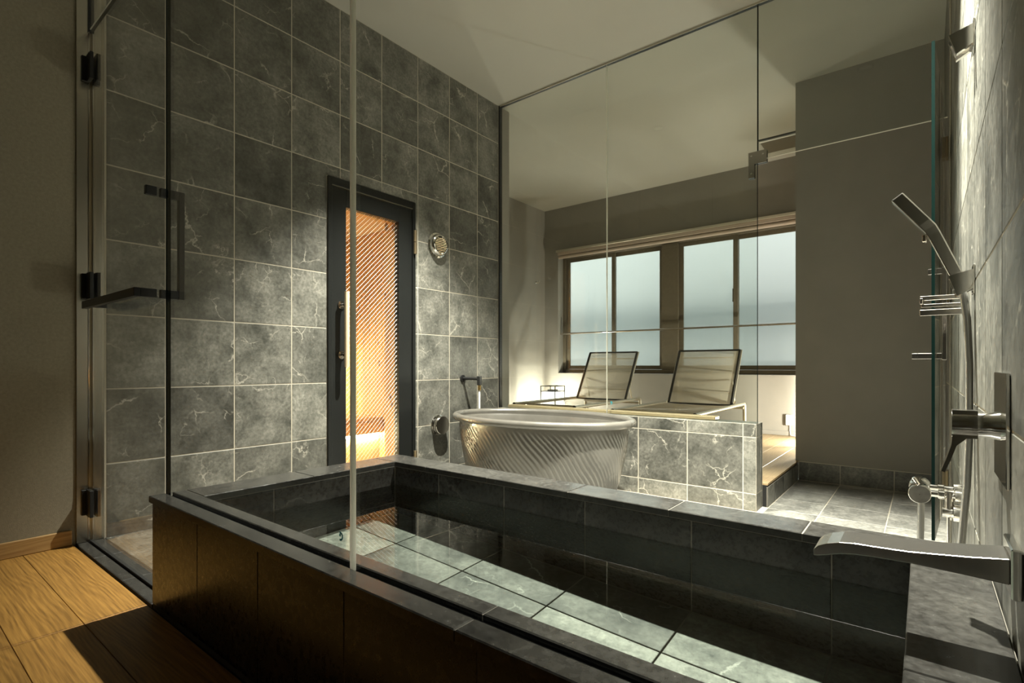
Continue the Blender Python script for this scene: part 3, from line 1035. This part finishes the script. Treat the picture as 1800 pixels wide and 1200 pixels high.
# ------------------------------------------------------------------ fittings on the left wall
vt = empty('wall_vent', (0, 2.609, 1.60), 'round chrome wall vent with horizontal louvres on the slate tiles', 'vent')
part(MB().lathe((0.0005, 2.609, 1.60), (1, 0, 0), [(0.0, 0.0), (0.088, 0.0), (0.090, 0.006), (0.078, 0.010), (0.076, 0.034), (0.068, 0.044), (0.060, 0.046), (0.058, 0.036)], 40), 'hood', 'chrome', vt)
part(MB().lathe((0.012, 2.609, 1.60), (1, 0, 0), [(0.001, 0.0), (0.062, 0.0), (0.062, 0.003)], 32), 'duct', 'rubber', vt)
for k in range(9):
    z = -0.048 + k * 0.012
    hw = math.sqrt(max(0.0, 0.0585 ** 2 - z * z))
    part(MB().prism([(0.030, 2.609 - hw, 1.60 + z), (0.044, 2.609 - hw, 1.60 + z - 0.006), (0.045, 2.609 - hw, 1.60 + z - 0.004), (0.031, 2.609 - hw, 1.60 + z + 0.002)], (0, 2 * hw, 0)), 'louvre', 'chrome', vt)

kn = empty('valve_knob', (0, 2.62, 0.31), 'thick round chrome valve knob on the slate tiles below the vent', 'valve')
part(MB().lathe((0.0005, 2.62, 0.31), (1, 0, 0), [(0.0, 0), (0.072, 0), (0.072, 0.006), (0.062, 0.010)], 36), 'escutcheon', 'chrome', kn)
part(MB().lathe((0.006, 2.62, 0.31), (1, 0, 0), [(0.045, 0), (0.045, 0.022)], 28), 'collar', 'black', kn)
part(MB().lathe((0.022, 2.62, 0.31), (1, 0, 0), [(0.001, 0), (0.064, 0), (0.066, 0.003), (0.066, 0.026), (0.063, 0.030), (0.001, 0.030)], 40), 'dial', 'satin', kn)

sp = empty('bath_filler', (0, 2.874, 0.64), 'black wall spout with a brass tip above the oval bath', 'spout')
part(MB().lathe((0.0005, 2.874, 0.64), (1, 0, 0), [(0.001, 0), (0.027, 0), (0.027, 0.008), (0.014, 0.012)], 24), 'flange', 'black', sp)
part(MB().tube([(0.008, 2.874, 0.64), (0.165, 2.874, 0.64)], 0.0115, 16), 'arm', 'black', sp)
part(MB().rbox(0.158, 0.186, 2.860, 2.888, 0.592, 0.660, 0.003), 'outlet_block', 'black', sp)
part(MB().lathe((0.172, 2.874, 0.592), (0, 0, -1), [(0.001, 0), (0.0125, 0.0), (0.0125, 0.036), (0.001, 0.036)], 18), 'tip', 'brass', sp)
part(MB().tube([(0.172, 2.874, 0.556), (0.172, 2.874, 0.385)], 0.008, 12), 'drop_pipe', 'plastic', sp)

# ------------------------------------------------------------------ sauna door and room
d2 = empty('door_2', (0, 2.065, LOW), 'black framed sauna door with wired glass and wooden handle', 'door', kind='structure')
fr = MB()
fr.rbox(-0.115, 0.012, DY0, 1.757, LOW + 0.001, DZ1, 0.002)
fr.rbox(-0.115, 0.012, 2.376, DY1, LOW + 0.001, DZ1, 0.002)
fr.rbox(-0.115, 0.012, 1.757, 2.376, DZ1 - 0.045, DZ1, 0.002)
part(fr, 'door_frame', 'black_frame', d2)
part(BX(0.0, 0.010, 1.758, 2.375, DZ1 - 0.052, DZ1 - 0.0455), 'seal_strip', 'satin', d2)
GA, GB, GZ = 1.857, 2.262, 1.695
lf = MB()
lf.rbox(-0.045, 0.002, 1.759, GA, LOW + 0.006, DZ1 - 0.053, 0.0015)
lf.rbox(-0.045, 0.002, GB, 2.374, LOW + 0.006, DZ1 - 0.053, 0.0015)
lf.rbox(-0.045, 0.002, GA, GB, GZ, DZ1 - 0.053, 0.0015)
lf.rbox(-0.045, 0.002, GA, GB, LOW + 0.006, LOW + 0.12, 0.0015)
leaf = part(lf, 'door_leaf', 'black_frame', d2)
pane = part(BX(-0.026, -0.020, GA, GB, LOW + 0.12, GZ), 'pane', 'glass', d2)
wi = MB()
step = 0.030
zb, zt = LOW + 0.12, GZ
H = zt - zb
W = GB - GA
for sgn in (1, -1):
    n = int((W + H) / step) + 1
    for k in range(n):
        c = k * step
        # line: z - zb = c - W + ... clipped to the pane
        pts = []
        for y in (0.0, W):
            z = c - (W - y if sgn > 0 else y)
            pts.append((y, z))
        (y0, q0), (y1, q1) = pts
        def clip(y0, q0, y1, q1):
            P = [(y0, q0), (y1, q1)]
            s = (q1 - q0) / (y1 - y0)
            out = []
            for (y, z) in P:
                if z < 0:
                    y, z = y - z / s, 0
                if z > H:
                    y, z = y - (z - H) / s, H
                out.append((y, z))
            return out
        (y0, q0), (y1, q1) = clip(y0, q0, y1, q1)
        if abs(y1 - y0) > 0.01 and -0.001 <= min(y0, y1) and max(y0, y1) <= W + 0.001:
            wi.tube([(-0.0185, GA + y0, zb + q0), (-0.0185, GA + y1, zb + q1)], 0.0009 if sgn > 0 else 0.0004, 4)
wire = part(wi, 'wire_mesh', 'wire', d2)
wire['kind'] = 'stuff'
hdl = part(MB().tube([(0.062, 1.822, 0.728), (0.062, 1.822, 1.176)], 0.0145, 18), 'handle', 'pale_wood', d2)
for z in (0.80, 1.10):
    part(MB().lathe((0.0025, 1.822, z), (1, 0, 0), [(0.001, 0), (0.024, 0), (0.024, 0.006), (0.009, 0.008), (0.009, 0.048)], 20), 'handle_post', 'satin', hdl)
for z0, z1 in ((1.50, 1.66), (LOW + 0.12, LOW + 0.28)):
    part(MB().tube([(0.020, 2.388, z0), (0.020, 2.388, (z0 + z1) / 2 - 0.002)], 0.012, 14).tube([(0.020, 2.388, (z0 + z1) / 2 + 0.002), (0.020, 2.388, z1)], 0.012, 14), 'hinge', 'bronze', d2)

SXB, SY0, SY1, SZ = -2.2, 1.15, 3.07, 2.0
struct(BX(SXB - 0.06, -0.119, SY1 + 0.018, SY1 + 0.08, LOW, SZ + 0.06).build('wall_sauna_far', 'pine'), 'knotty pine far wall of the sauna', 'wall')
sw = bpy.data.objects['wall_sauna_far']
k = 0
y = SXB
while y < -0.13:
    tile_rect('board', sw, (0, SY1 + 0.018, 0), (1, 0, 0), (0, 0, 1), (0, -1, 0), y, min(y + 0.098, -0.1195), LOW, SZ, 0.016, 'pine', gap=0.003, ch=0.003)
    y += 0.098
struct(BX(SXB - 0.06, SXB, SY0 - 0.06, SY1 + 0.018, LOW, SZ + 0.06).build('wall_sauna_back', 'pine'), 'pine back wall of the sauna behind the bench', 'wall')
struct(BX(SXB - 0.06, -0.119, SY0 - 0.06, SY0, LOW, SZ + 0.06).build('wall_sauna_near', 'pine'), 'pine side wall of the sauna beside the door handle', 'wall')
struct(BX(SXB, -0.119, SY0, SY1 + 0.018, SZ, SZ + 0.06).build('ceiling_sauna', 'pale_wood'), 'pale wooden sauna ceiling', 'ceiling')
struct(BX(SXB, -0.119, SY0, SY1 + 0.018, LOW - 0.06, LOW).build('floor_sauna', 'pine_y'), 'wooden sauna floor', 'floor')
jl = MB().box(-0.30, -0.1215, DY1 - 0.02, DY1 + 0.03, LOW + 0.001, DZ1)
tag(jl.build('door_lining', 'pine'), 'pale pine lining board inside the sauna doorway', 'trim board')
bn = empty('sauna_bench', (-1.6, 2.2, LOW), 'low slatted pine bench in the sauna with a light strip underneath', 'bench')
for k in range(6):
    x0 = -1.215 - k * 0.155
    part(MB().rbox(x0 - 0.14, x0, SY0 + 0.01, SY1 - 0.005, 0.225, 0.262, 0.003), 'seat_slat', 'pine_y', bn)
part(MB().rbox(-1.235, -1.205, SY0 + 0.01, SY1 - 0.005, 0.118, 0.2245, 0.003), 'apron', 'pine_y', bn)
part(MB().box(-1.28, -1.26, SY0 + 0.01, SY1 - 0.005, LOW + 0.001, 0.2245), 'kick_board', 'pine_y', bn)
part(MB().box(-1.258, -1.237, SY0 + 0.02, SY1 - 0.02, 0.095, 0.112), 'led_strip', 'led', bn)
rs = tag(MB().rbox(-1.175, -1.155, SY1 - 0.02, SY1 - 0.001, LOW + 0.001, 0.85, 0.002).build('corner_post', 'pine'), 'slim pine post on the sauna wall at the end of the bench', 'post')
br = part(MB().rbox(-2.199, -2.121, SY0 + 0.3, SY1 - 0.39, 0.66, 0.70, 0.002), 'backrest', 'pine_y', bn)
for z in (0.62, 0.76):
    part(MB().rbox(-2.12, -2.095, SY0 + 0.01, SY1 - 0.3, z, z + 0.11, 0.003), 'back_slat', 'pine_y', br)
part(MB().box(-2.18, -2.15, SY0 + 0.05, SY1 - 0.05, 0.56, 0.58), 'led_strip', 'led', br)

# ------------------------------------------------------------------ lounge
wn = empty('window_1', (0.5, FY, WZ0), 'row of frosted sliding windows in dark bronze frames', 'window', kind='structure')
fz0, fz1 = 0.64, 2.25
frm = MB()
frm.rbox(WX0 + 0.001, WX0 + 0.045, FY - 0.05, FY + 0.05, fz0, fz1, 0.002)
frm.rbox(WX1 - 0.045, WX1 - 0.001, FY - 0.05, FY + 0.05, fz0, fz1, 0.002)
frm.rbox(WX0 + 0.045, WX1 - 0.045, FY - 0.05, FY + 0.05, fz0, fz0 + 0.05, 0.002)
frm.rbox(WX0 + 0.045, WX1 - 0.045, FY - 0.05, FY + 0.05, fz1 - 0.05, fz1, 0.002)
part(frm, 'outer_frame', 'window_frame', wn)
part(MB().rbox(0.255, 0.46, FY - 0.055, FY + 0.04, fz0 + 0.0505, fz1 - 0.0505, 0.002), 'mullion', 'window_frame', wn)
for x0, x1, yy in ((-1.112, -0.38, -0.012), (-0.44, 0.254, 0.022), (0.461, 1.124, -0.012), (1.075, 1.76, 0.022), (1.76, 2.403, -0.012)):
    s = MB()
    y0, y1 = FY + yy - 0.012, FY + yy + 0.012
    st = 0.05
    s.rbox(x0, x0 + st, y0, y1, fz0 + 0.052, fz1 - 0.052, 0.0015)
    s.rbox(x1 - st, x1, y0, y1, fz0 + 0.052, fz1 - 0.052, 0.0015)
    s.rbox(x0 + st, x1 - st, y0, y1, fz0 + 0.052, fz0 + 0.10, 0.0015)
    s.rbox(x0 + st, x1 - st, y0, y1, fz1 - 0.10, fz1 - 0.052, 0.0015)
    so = part(s, 'sash', 'window_frame', wn)
    part(BX(x0 + st, x1 - st, FY + yy - 0.002, FY + yy + 0.002, fz0 + 0.10, fz1 - 0.10), 'pane', 'frost', so)
part(MB().rbox(1.068, 1.080, FY - 0.035, FY - 0.0245, 1.45, 1.60, 0.002), 'latch', 'satin', wn)
part(BX(WX0 + 0.001, WX1 - 0.001, FY - 0.169, FY - 0.052, WZ0 + 0.0005, WZ0 + 0.009), 'sill', 'paint', wn)

ht = empty('ceiling_grille', (2.2, 5.2, CEIL), 'dark flat ceiling grille with a pale front lip above the lounge', 'grille')
part(BX(1.515, 2.80, 5.385, 5.70, CEIL - 0.008, CEIL - 0.0005), 'panel', 'window_frame', ht)
part(BX(1.515, 2.80, 5.355, 5.3845, CEIL - 0.014, CEIL - 0.0005), 'front_lip', 'plastic', ht)
part(BX(1.515, 2.80, 5.325, 5.3545, CEIL - 0.006, CEIL - 0.0005), 'slot', 'black', ht)
rl = empty('window_rail', (-1.15, 6.02, 1.17), 'thin metal safety rail crossing in front of the frosted windows', 'rail')
part(MB().tube([(WX0 + 0.001, 6.02, 1.172), (WX1 - 0.001, 6.02, 1.172)], 0.012, 12), 'bar', 'satin', rl)
part(MB().tube([(WX0 + 0.012, 6.02, 1.165), (WX0 + 0.012, 6.03, 1.40)], 0.006, 8), 'stay', 'satin', rl)
bl = empty('roller_blind', (0.6, 5.9, 2.2), 'rolled up taupe fabric blind above the windows', 'blind')
part(MB().rbox(-1.15, 2.45, 5.885, 5.958, 2.262, 2.29, 0.002), 'headrail', 'champagne', bl)
part(MB().rbox(-1.13, 2.44, 5.900, 5.955, 2.222, 2.2615, 0.004), 'valance', 'blind', bl)
part(MB().tube([(-1.12, 5.925, 2.198), (2.43, 5.925, 2.198)], 0.0235, 14), 'fabric_roll', 'blind', bl)

# outside world behind the frosted panes
wo = struct(BX(-8, 9, 8.2, 9.0, -3, 4.2).build('wall_outside', 'outside'), 'pale outside wall with darker bands blurred behind the frosted windows', 'wall')
part(BX(-8, 9, 7.9, 8.2, 1.25, 1.62), 'balcony_band', 'outside_dark', wo)
part(BX(-8, 9, 7.7, 8.2, -1.0, 0.45), 'lower_band', 'outside_dark', wo)


def lounger(loc, label):
    r = empty('sun_lounger', loc, label, 'sun lounger', 'loungers in front of the windows')
    hw, h, foot, hin, rear = 0.35, 0.335, 0.0, 1.12, 1.40
    for s in (-1, 1):
        x = s * hw
        MB().tube([(x, foot, h), (x, rear - 0.02, h + 0.012), (x, rear, h - 0.01), (x, rear + 0.012, 0.0)], 0.017, 12).build('side_rail', 'champagne', r)
        MB().tube([(x, foot - 0.004, h), (x, foot + 0.001, h)], 0.0176, 12).build('end_cap', 'dark_bar', r)
        MB().tube([(x * 0.97, 0.22, h - 0.012), (x * 0.97, 0.17, 0.0)], 0.014, 10).build('leg', 'champagne', r)
    MB().tube([(-hw, 0.25, h - 0.016), (hw, 0.25, h - 0.016)], 0.012, 10).build('cross_bar', 'champagne', r)
    MB().tube([(-hw, rear - 0.03, h - 0.03), (hw, rear - 0.03, h - 0.03)], 0.012, 10).build('cross_bar', 'champagne', r)
    # seat sling, slightly sagging
    n, vs, fs = 12, [], []
    for i in range(n + 1):
        u = i / n
        for j in range(7):
            v = j / 6
            vs.append((-hw + 0.02 + (2 * hw - 0.04) * v, 0.02 + (hin - 0.04) * u, h + 0.012 - 0.018 * math.sin(math.pi * v) - 0.006 * math.sin(math.pi * u)))
    for i in range(n):
        for j in range(6):
            fs.append((i * 7 + j, i * 7 + j + 1, (i + 1) * 7 + j + 1, (i + 1) * 7 + j))
    MB().add(vs, fs, True).build('seat_sling', 'sling', r)
    # raised backrest
    bw, bh, dy = 0.302, 0.525, 0.31
    b0, t0 = Vector((0, hin, h + 0.012)), Vector((0, hin + dy, h + 0.012 + bh))
    up = (t0 - b0).normalized()
    nr = Vector((0, -up.z, up.y))
    vs, fs = [], []
    for i in range(13):
        u = i / 12
        for j in range(9):
            v = j / 8
            p = b0 + (t0 - b0) * u + Vector(((2 * v - 1) * (bw - 0.012), 0, 0)) - nr * 0.014 * math.sin(math.pi * v)
            vs.append(p)
    for i in range(12):
        for j in range(8):
            fs.append((i * 9 + j, i * 9 + j + 1, (i + 1) * 9 + j + 1, (i + 1) * 9 + j))
    bk = MB().add(vs, fs, True).build('back_sling', 'sling', r)
    for s in (-1, 1):
        MB().tube([b0 + Vector((s * bw, 0, -0.01)), t0 + Vector((s * bw, 0, 0))], 0.0125, 10).build('back_frame', 'dark_bar', bk)
        MB().tube([b0 + Vector((s * (bw + 0.013), 0.012, 0)), t0 + Vector((s * (bw + 0.013), 0.012, 0))], 0.008, 8).build('back_tube', 'champagne', bk)
        m = b0 + (t0 - b0) * 0.42
        MB().tube([m + Vector((s * (bw - 0.03), 0.02, 0)), (s * (bw - 0.03), rear - 0.04, h - 0.005)], 0.008, 8).build('prop', 'champagne', bk)
    for q in (b0 + Vector((0, 0, -0.004)), t0):
        MB().tube([q + Vector((-bw, 0, 0)), q + Vector((bw, 0, 0))], 0.0095, 10).build('back_frame', 'dark_bar', bk)
    for u in (0.2, 0.55, 0.86):
        m = b0 + (t0 - b0) * u
        pts = [m + Vector(((2 * k / 10 - 1) * bw, 0.028 + 0.03 * math.sin(math.pi * k / 10), 0)) for k in range(11)]
        MB().tube(pts, 0.006, 8).build('brace', 'champagne', bk)
    return r


lounger((1.02, 4.01, DECK), 'champagne mesh sun lounger beside the shower step')
lounger((-0.105, 4.09, DECK), 'champagne mesh sun lounger beside the lantern corner')


def lantern(loc, label, power):
    r = empty('floor_lantern', loc, label, 'lantern', 'lanterns on the lounge floor')
    a, hh = 0.110, 0.46
    for sx in (-1, 1):
        for sy in (-1, 1):
            MB().box(sx * a - 0.005, sx * a + 0.005, sy * a - 0.005, sy * a + 0.005, 0, hh).build('post', 'black', r)
    for z in (0.005, hh - 0.07, hh - 0.004):
        m = MB()
        for s in (-1, 1):
            m.box(-a + 0.0051, a - 0.0051, s * a - 0.004, s * a + 0.004, z - 0.004, z + 0.004)
            m.box(s * a - 0.004, s * a + 0.004, -a + 0.0051, a - 0.0051, z - 0.004, z + 0.004)
        m.build('hoop', 'black', r)
    MB().box(-0.012, 0.012, -a + 0.006, a - 0.006, hh - 0.002, hh + 0.004).build('carry_strap', 'black', r)
    MB().rbox(-a + 0.008, a - 0.008, -a + 0.008, a - 0.008, 0.012, hh - 0.078, 0.008).build('diffuser', 'lantern', r)
    MB().rbox(-0.05, 0.05, -0.05, 0.05, hh - 0.0775, hh - 0.05, 0.003).build('lid', 'black', r)
    lamp('lantern_light', 'POINT', (0, 0, 0.2), power, (1.0, 0.94, 0.83), r, shadow_soft_size=0.03)
    return r


lantern((-1.02, 5.62, DECK), 'black framed white glowing lantern in the lounge corner', 95)
lantern((2.12, 5.42, DECK), 'black framed glowing lantern behind the taupe block wall', 185)

bd = tag(MB().rbox(0.05, 1.72, 3.36, 3.4445, 0.3935, 0.416, 0.003).build('ledge_board', 'board'), 'wooden ledge board on the low wall behind the glass', 'board')
sb = empty('wall_box', (1.67, 5.93, 0.13), 'small white wall box with a cord near the lounge floor', 'socket box')
part(MB().rbox(1.636, 1.70, 5.915, 5.9595, 0.13, 0.238, 0.006), 'housing', 'plastic', sb)
part(MB().tube([(1.675, 5.94, 0.131), (1.675, 5.94, 0.07), (1.68, 5.93, 0.035), (1.70, 5.91, 0.025), (1.76, 5.86, 0.0245)], 0.004, 8), 'cord', 'plastic', sb)
struct(MB().rbox(-1.38, RX - 0.1, 5.948, 5.9595, DECK + 0.0005, 0.065, 0.002).build('baseboard_window', 'paint'), 'painted skirting board below the frosted windows', 'baseboard')
hk = empty('wall_hook', (-1.381, 5.75, 1.86), 'small chrome hook on the lounge side wall', 'hook')
part(MB().lathe((-1.3805, 5.75, 1.86), (1, 0, 0), [(0.001, 0), (0.022, 0), (0.020, 0.006), (0.008, 0.010)], 18), 'rose', 'chrome', hk)
part(MB().tube([(-1.372, 5.75, 1.86), (-1.345, 5.75, 1.855), (-1.33, 5.75, 1.87), (-1.328, 5.75, 1.89)], 0.006, 10), 'prong', 'chrome', hk)

# ------------------------------------------------------------------ taps and shower on the right wall
WR = RX - 0.0005
bsp = empty('tub_spout', (RX, 1.0, 0.46), 'long flat chrome tub spout reaching over the soaking tub', 'spout')
part(MB().rbox(WR - 0.012, WR, 1.0 - 0.045, 1.0 + 0.045, 0.457 - 0.034, 0.457 + 0.034, 0.002), 'wall_plate', 'chrome', bsp)
prof = [(WR - 0.012, 0.475, 0.440), (2.80, 0.469, 0.442), (2.732, 0.4615, 0.4445), (2.69, 0.460, 0.4435), (2.665, 0.4595, 0.442), (2.645, 0.457, 0.4385), (2.628, 0.452, 0.433), (2.616, 0.446, 0.4295), (2.609, 0.4385, 0.4285)]
yw = 0.035
mb = MB()
vs, fs = [], []
for x, zt_, zb_ in prof:
    vs += [(x, 1.0 - yw, zb_), (x, 1.0 + yw, zb_), (x, 1.0 + yw, zt_), (x, 1.0 - yw, zt_)]
for i in range(len(prof) - 1):
    o = 4 * i
    fs += [(o, o + 4, o + 5, o + 1), (o + 1, o + 5, o + 6, o + 2), (o + 2, o + 6, o + 7, o + 3), (o + 3, o + 7, o + 4, o)]
fs += [(0, 1, 2, 3), tuple(4 * (len(prof) - 1) + k for k in (3, 2, 1, 0))]
spo = part(mb.add(vs, fs), 'spout_arm', 'spout_metal', bsp)
bv = spo.modifiers.new('bevel', 'BEVEL')
bv.width = 0.0015
bv.segments = 2
bv.limit_method = 'ANGLE'

lv = empty('lever_mixer', (RX, 1.176, 0.635), 'chrome lever mixer on a square wall plate above the tub spout', 'tap')
part(MB().rbox(WR - 0.005, WR, 1.09, 1.262, 0.546, 0.724, 0.001), 'wall_plate', 'chrome', lv)
part(MB().lathe((WR - 0.005, 1.176, 0.636), (-1, 0, 0), [(0.024, 0), (0.021, 0.012), (0.0215, 0.028), (0.001, 0.028)], 28), 'neck', 'chrome', lv)
part(MB().lathe((WR - 0.033, 1.176, 0.636), (-1, 0, 0), [(0.001, 0), (0.0235, 0), (0.0235, 0.030), (0.0225, 0.033), (0.001, 0.033)], 28), 'body', 'satin', lv)
pp = [(2.787, 0.660), (2.7885, 0.628), (2.786, 0.600), (2.779, 0.575), (2.7725, 0.555)]
pq = [(2.7725 + 0.005, 0.553), (2.785, 0.574), (2.793, 0.600), (2.806, 0.613), (2.820, 0.6135), (2.820, 0.660)]
part(MB().prism([(a, 1.176 - 0.016, b) for a, b in pp + pq], (0, 0.032, 0)), 'lever', 'satin', lv)

hs = empty('hand_shower', (2.82, 1.82, 0.96), 'flat chrome hand shower resting in its wall bracket', 'hand shower')
c1 = [(2.822, 0.962), (2.770, 1.092), (2.762, 1.108), (2.750, 1.124), (2.690, 1.206)]
vs, fs = [], []
hwid = [0.012, 0.014, 0.015, 0.017, 0.019]
tks = [0.0135, 0.0145, 0.0155, 0.0155, 0.0155]
for i, (x, z) in enumerate(c1):
    a = Vector((c1[min(i + 1, 4)][0] - c1[max(i - 1, 0)][0], 0, c1[min(i + 1, 4)][1] - c1[max(i - 1, 0)][1])).normalized()
    n_ = Vector((a.z, 0, -a.x))
    p = Vector((x, 1.82, z))
    for sy, sn in ((-1, -1), (1, -1), (1, 1), (-1, 1)):
        vs.append(p + Vector((0, sy * hwid[i], 0)) + n_ * sn * tks[i])
for i in range(4):
    o = 4 * i
    fs += [(o, o + 1, o + 5, o + 4), (o + 1, o + 2, o + 6, o + 5), (o + 2, o + 3, o + 7, o + 6), (o + 3, o, o + 4, o + 7)]
fs += [(3, 2, 1, 0), (16, 17, 18, 19)]
hso = part(MB().add(vs, fs), 'handset', 'spout_metal', hs)
bv = hso.modifiers.new('bevel', 'BEVEL')
bv.width = 0.003
bv.segments = 2
part(MB().rbox(2.745, 2.755, 1.81, 1.83, 1.072, 1.092, 0.002), 'button', 'satin', hso)
hose = [(2.824, 0.955), (2.831, 0.92), (2.838, 0.86), (2.8425, 0.74), (2.8425, 0.56), (2.838, 0.42), (2.828, 0.28), (2.815, 0.12), (2.80, 0.0), (2.79, -0.08), (2.78, -0.112)]
part(MB().tube([(x, 1.82 + (0.0 if z > 0.1 else 0.15 * (0.1 - z)), z) for x, z in hose], 0.0085, 12), 'hose', 'hose', hs)

for nm, z, lab in (('shower_bracket', 0.958, 'chrome bracket holding the hand shower'), ('shower_bracket', 1.592, 'empty chrome shower bracket high on the tap wall')):
    b = empty(nm, (RX, 1.82, z), lab, 'bracket')
    for yy in (1.794, 1.8335):
        part(MB().prism([(WR - 0.0035, yy, z - 0.022), (WR - 0.0035, yy, z + 0.028), (WR - 0.052, yy, z + 0.014), (WR - 0.036, yy, z - 0.040)], (0, 0.0125, 0)), 'prong', 'chrome', b)
    part(MB().rbox(WR - 0.0035, WR, 1.79, 1.85, z - 0.035, z + 0.04, 0.001), 'wall_plate', 'chrome', b)

sf = empty('soap_shelf', (RX, 2.25, 0.92), 'small three-bar metal soap shelf on the shower wall', 'shelf')
part(MB().rbox(2.738, WR, 2.243, 2.251, 0.955, 0.970, 0.001), 'rail', 'satin', sf)
part(MB().rbox(2.742, WR, 2.16, 2.2425, 0.925, 0.935, 0.001), 'tray', 'satin', sf)
part(MB().rbox(2.738, WR, 2.150, 2.158, 0.897, 0.916, 0.001), 'rail', 'satin', sf)
part(MB().rbox(2.738, 2.746, 2.1585, 2.2425, 0.9355, 0.955, 0.001), 'end_plate', 'satin', sf)

mx_ = empty('shower_mixer', (RX, 2.2, 0.32), 'chrome two-valve shower mixer low on the tap wall', 'tap')
part(MB().lathe((2.738, 2.13, 0.322), (0.0, 1, 0.0), [(0.001, 0), (0.028, 0), (0.030, 0.004), (0.030, 0.05), (0.027, 0.055), (0.027, 0.12), (0.030, 0.124), (0.030, 0.17), (0.001, 0.172)], 28), 'body', 'chrome', mx_)
part(MB().tube([(2.735, 2.15, 0.350), (2.722, 2.145, 0.372)], 0.005, 8), 'grip', 'chrome', mx_)
for y, z in ((2.17, 0.322), (2.26, 0.326)):
    part(MB().lathe((2.764, y, z), (1, 0, 0), [(0.010, 0), (0.010, 0.02), (0.014, 0.022), (0.014, 0.036), (0.010, 0.038), (0.010, 0.06), (0.022, 0.062), (0.022, 0.088)], 20), 'inlet', 'chrome', mx_)
part(MB().tube([(2.812, 2.17, 0.332), (2.812, 2.17, 0.262)], 0.012, 14), 'valve_body', 'satin', mx_)
part(MB().lathe((2.795, 2.17, 0.268), (1, 0, 0), [(0.001, 0), (0.016, 0), (0.016, 0.025), (0.026, 0.027), (0.026, 0.057)], 20), 'valve', 'chrome', mx_)
part(MB().tube([(2.812, 2.17, 0.262), (2.812, 2.17, 0.06), (2.812, 2.17, LOW + 0.02)], 0.007, 10), 'drain_pipe', 'chrome', mx_)
part(MB().tube([(2.742, 2.19, 0.296), (2.740, 2.185, 0.18), (2.738, 2.18, 0.05), (2.745, 2.2, -0.08), (2.76, 2.25, LOW + 0.01)], 0.0095, 12), 'hose', 'hose', mx_)

# ------------------------------------------------------------------ small marks on the glass
def sticker(x, z, s, y, label):
    m = MB()
    n = 20
    vs, fs = [], []
    for k in range(n + 1):
        a = math.radians(-110 + 220 * k / n)
        for r in (0.55, 1.0):
            vs.append((x + s * r * math.cos(a), y, z + s * r * math.sin(a)))
    for k in range(n):
        fs.append((2 * k, 2 * k + 2, 2 * k + 3, 2 * k + 1))
    m.add(vs, fs)
    vs = [(x - 0.1 * s + 0.33 * s * math.cos(2 * math.pi * k / 16), y, z + 0.25 * s + 0.33 * s * math.sin(2 * math.pi * k / 16)) for k in range(16)]
    m.add(vs, [tuple(range(16))])
    return tag(m.build('glass_sticker', 'teal'), label, 'sticker')


sticker(1.021, 0.475, 0.011, PY0 - 0.0012, 'tiny teal ring mark on the partition glass near its joint')
sticker(1.80, 0.382, 0.0095, GY1 + 0.0012, 'tiny teal ring mark on the glass over the soaking tub')

# ------------------------------------------------------------------ ceiling downlights
def downlight(x, y, power, label, size=80, blend=0.75):
    r = empty('downlight', (x, y, CEIL), label, 'downlight', 'recessed ceiling downlights')
    MB().lathe((0, 0, -0.0005), (0, 0, -1), [(0.040, 0), (0.052, 0.0), (0.052, 0.004), (0.042, 0.006), (0.040, 0.0)], 28).build('trim_ring', 'black', r)
    MB().lathe((0, 0, -0.0008), (0, 0, -1), [(0.0005, 0), (0.040, 0)], 28).build('lens', 'plastic', r)
    l = lamp('downlight_beam_offscreen', 'SPOT', (0, 0, -0.012), power, (1.0, 0.95, 0.85), r, shadow_soft_size=0.02, spot_size=math.radians(size), spot_blend=blend)
    l.data.cycles.is_caustics_light = True
    return r


downlight(0.87, 2.13, P_DL1, 'recessed ceiling downlight above the oval bath')
downlight(2.42, 2.13, P_DL2, 'recessed ceiling downlight above the shower taps', 74, 0.85)
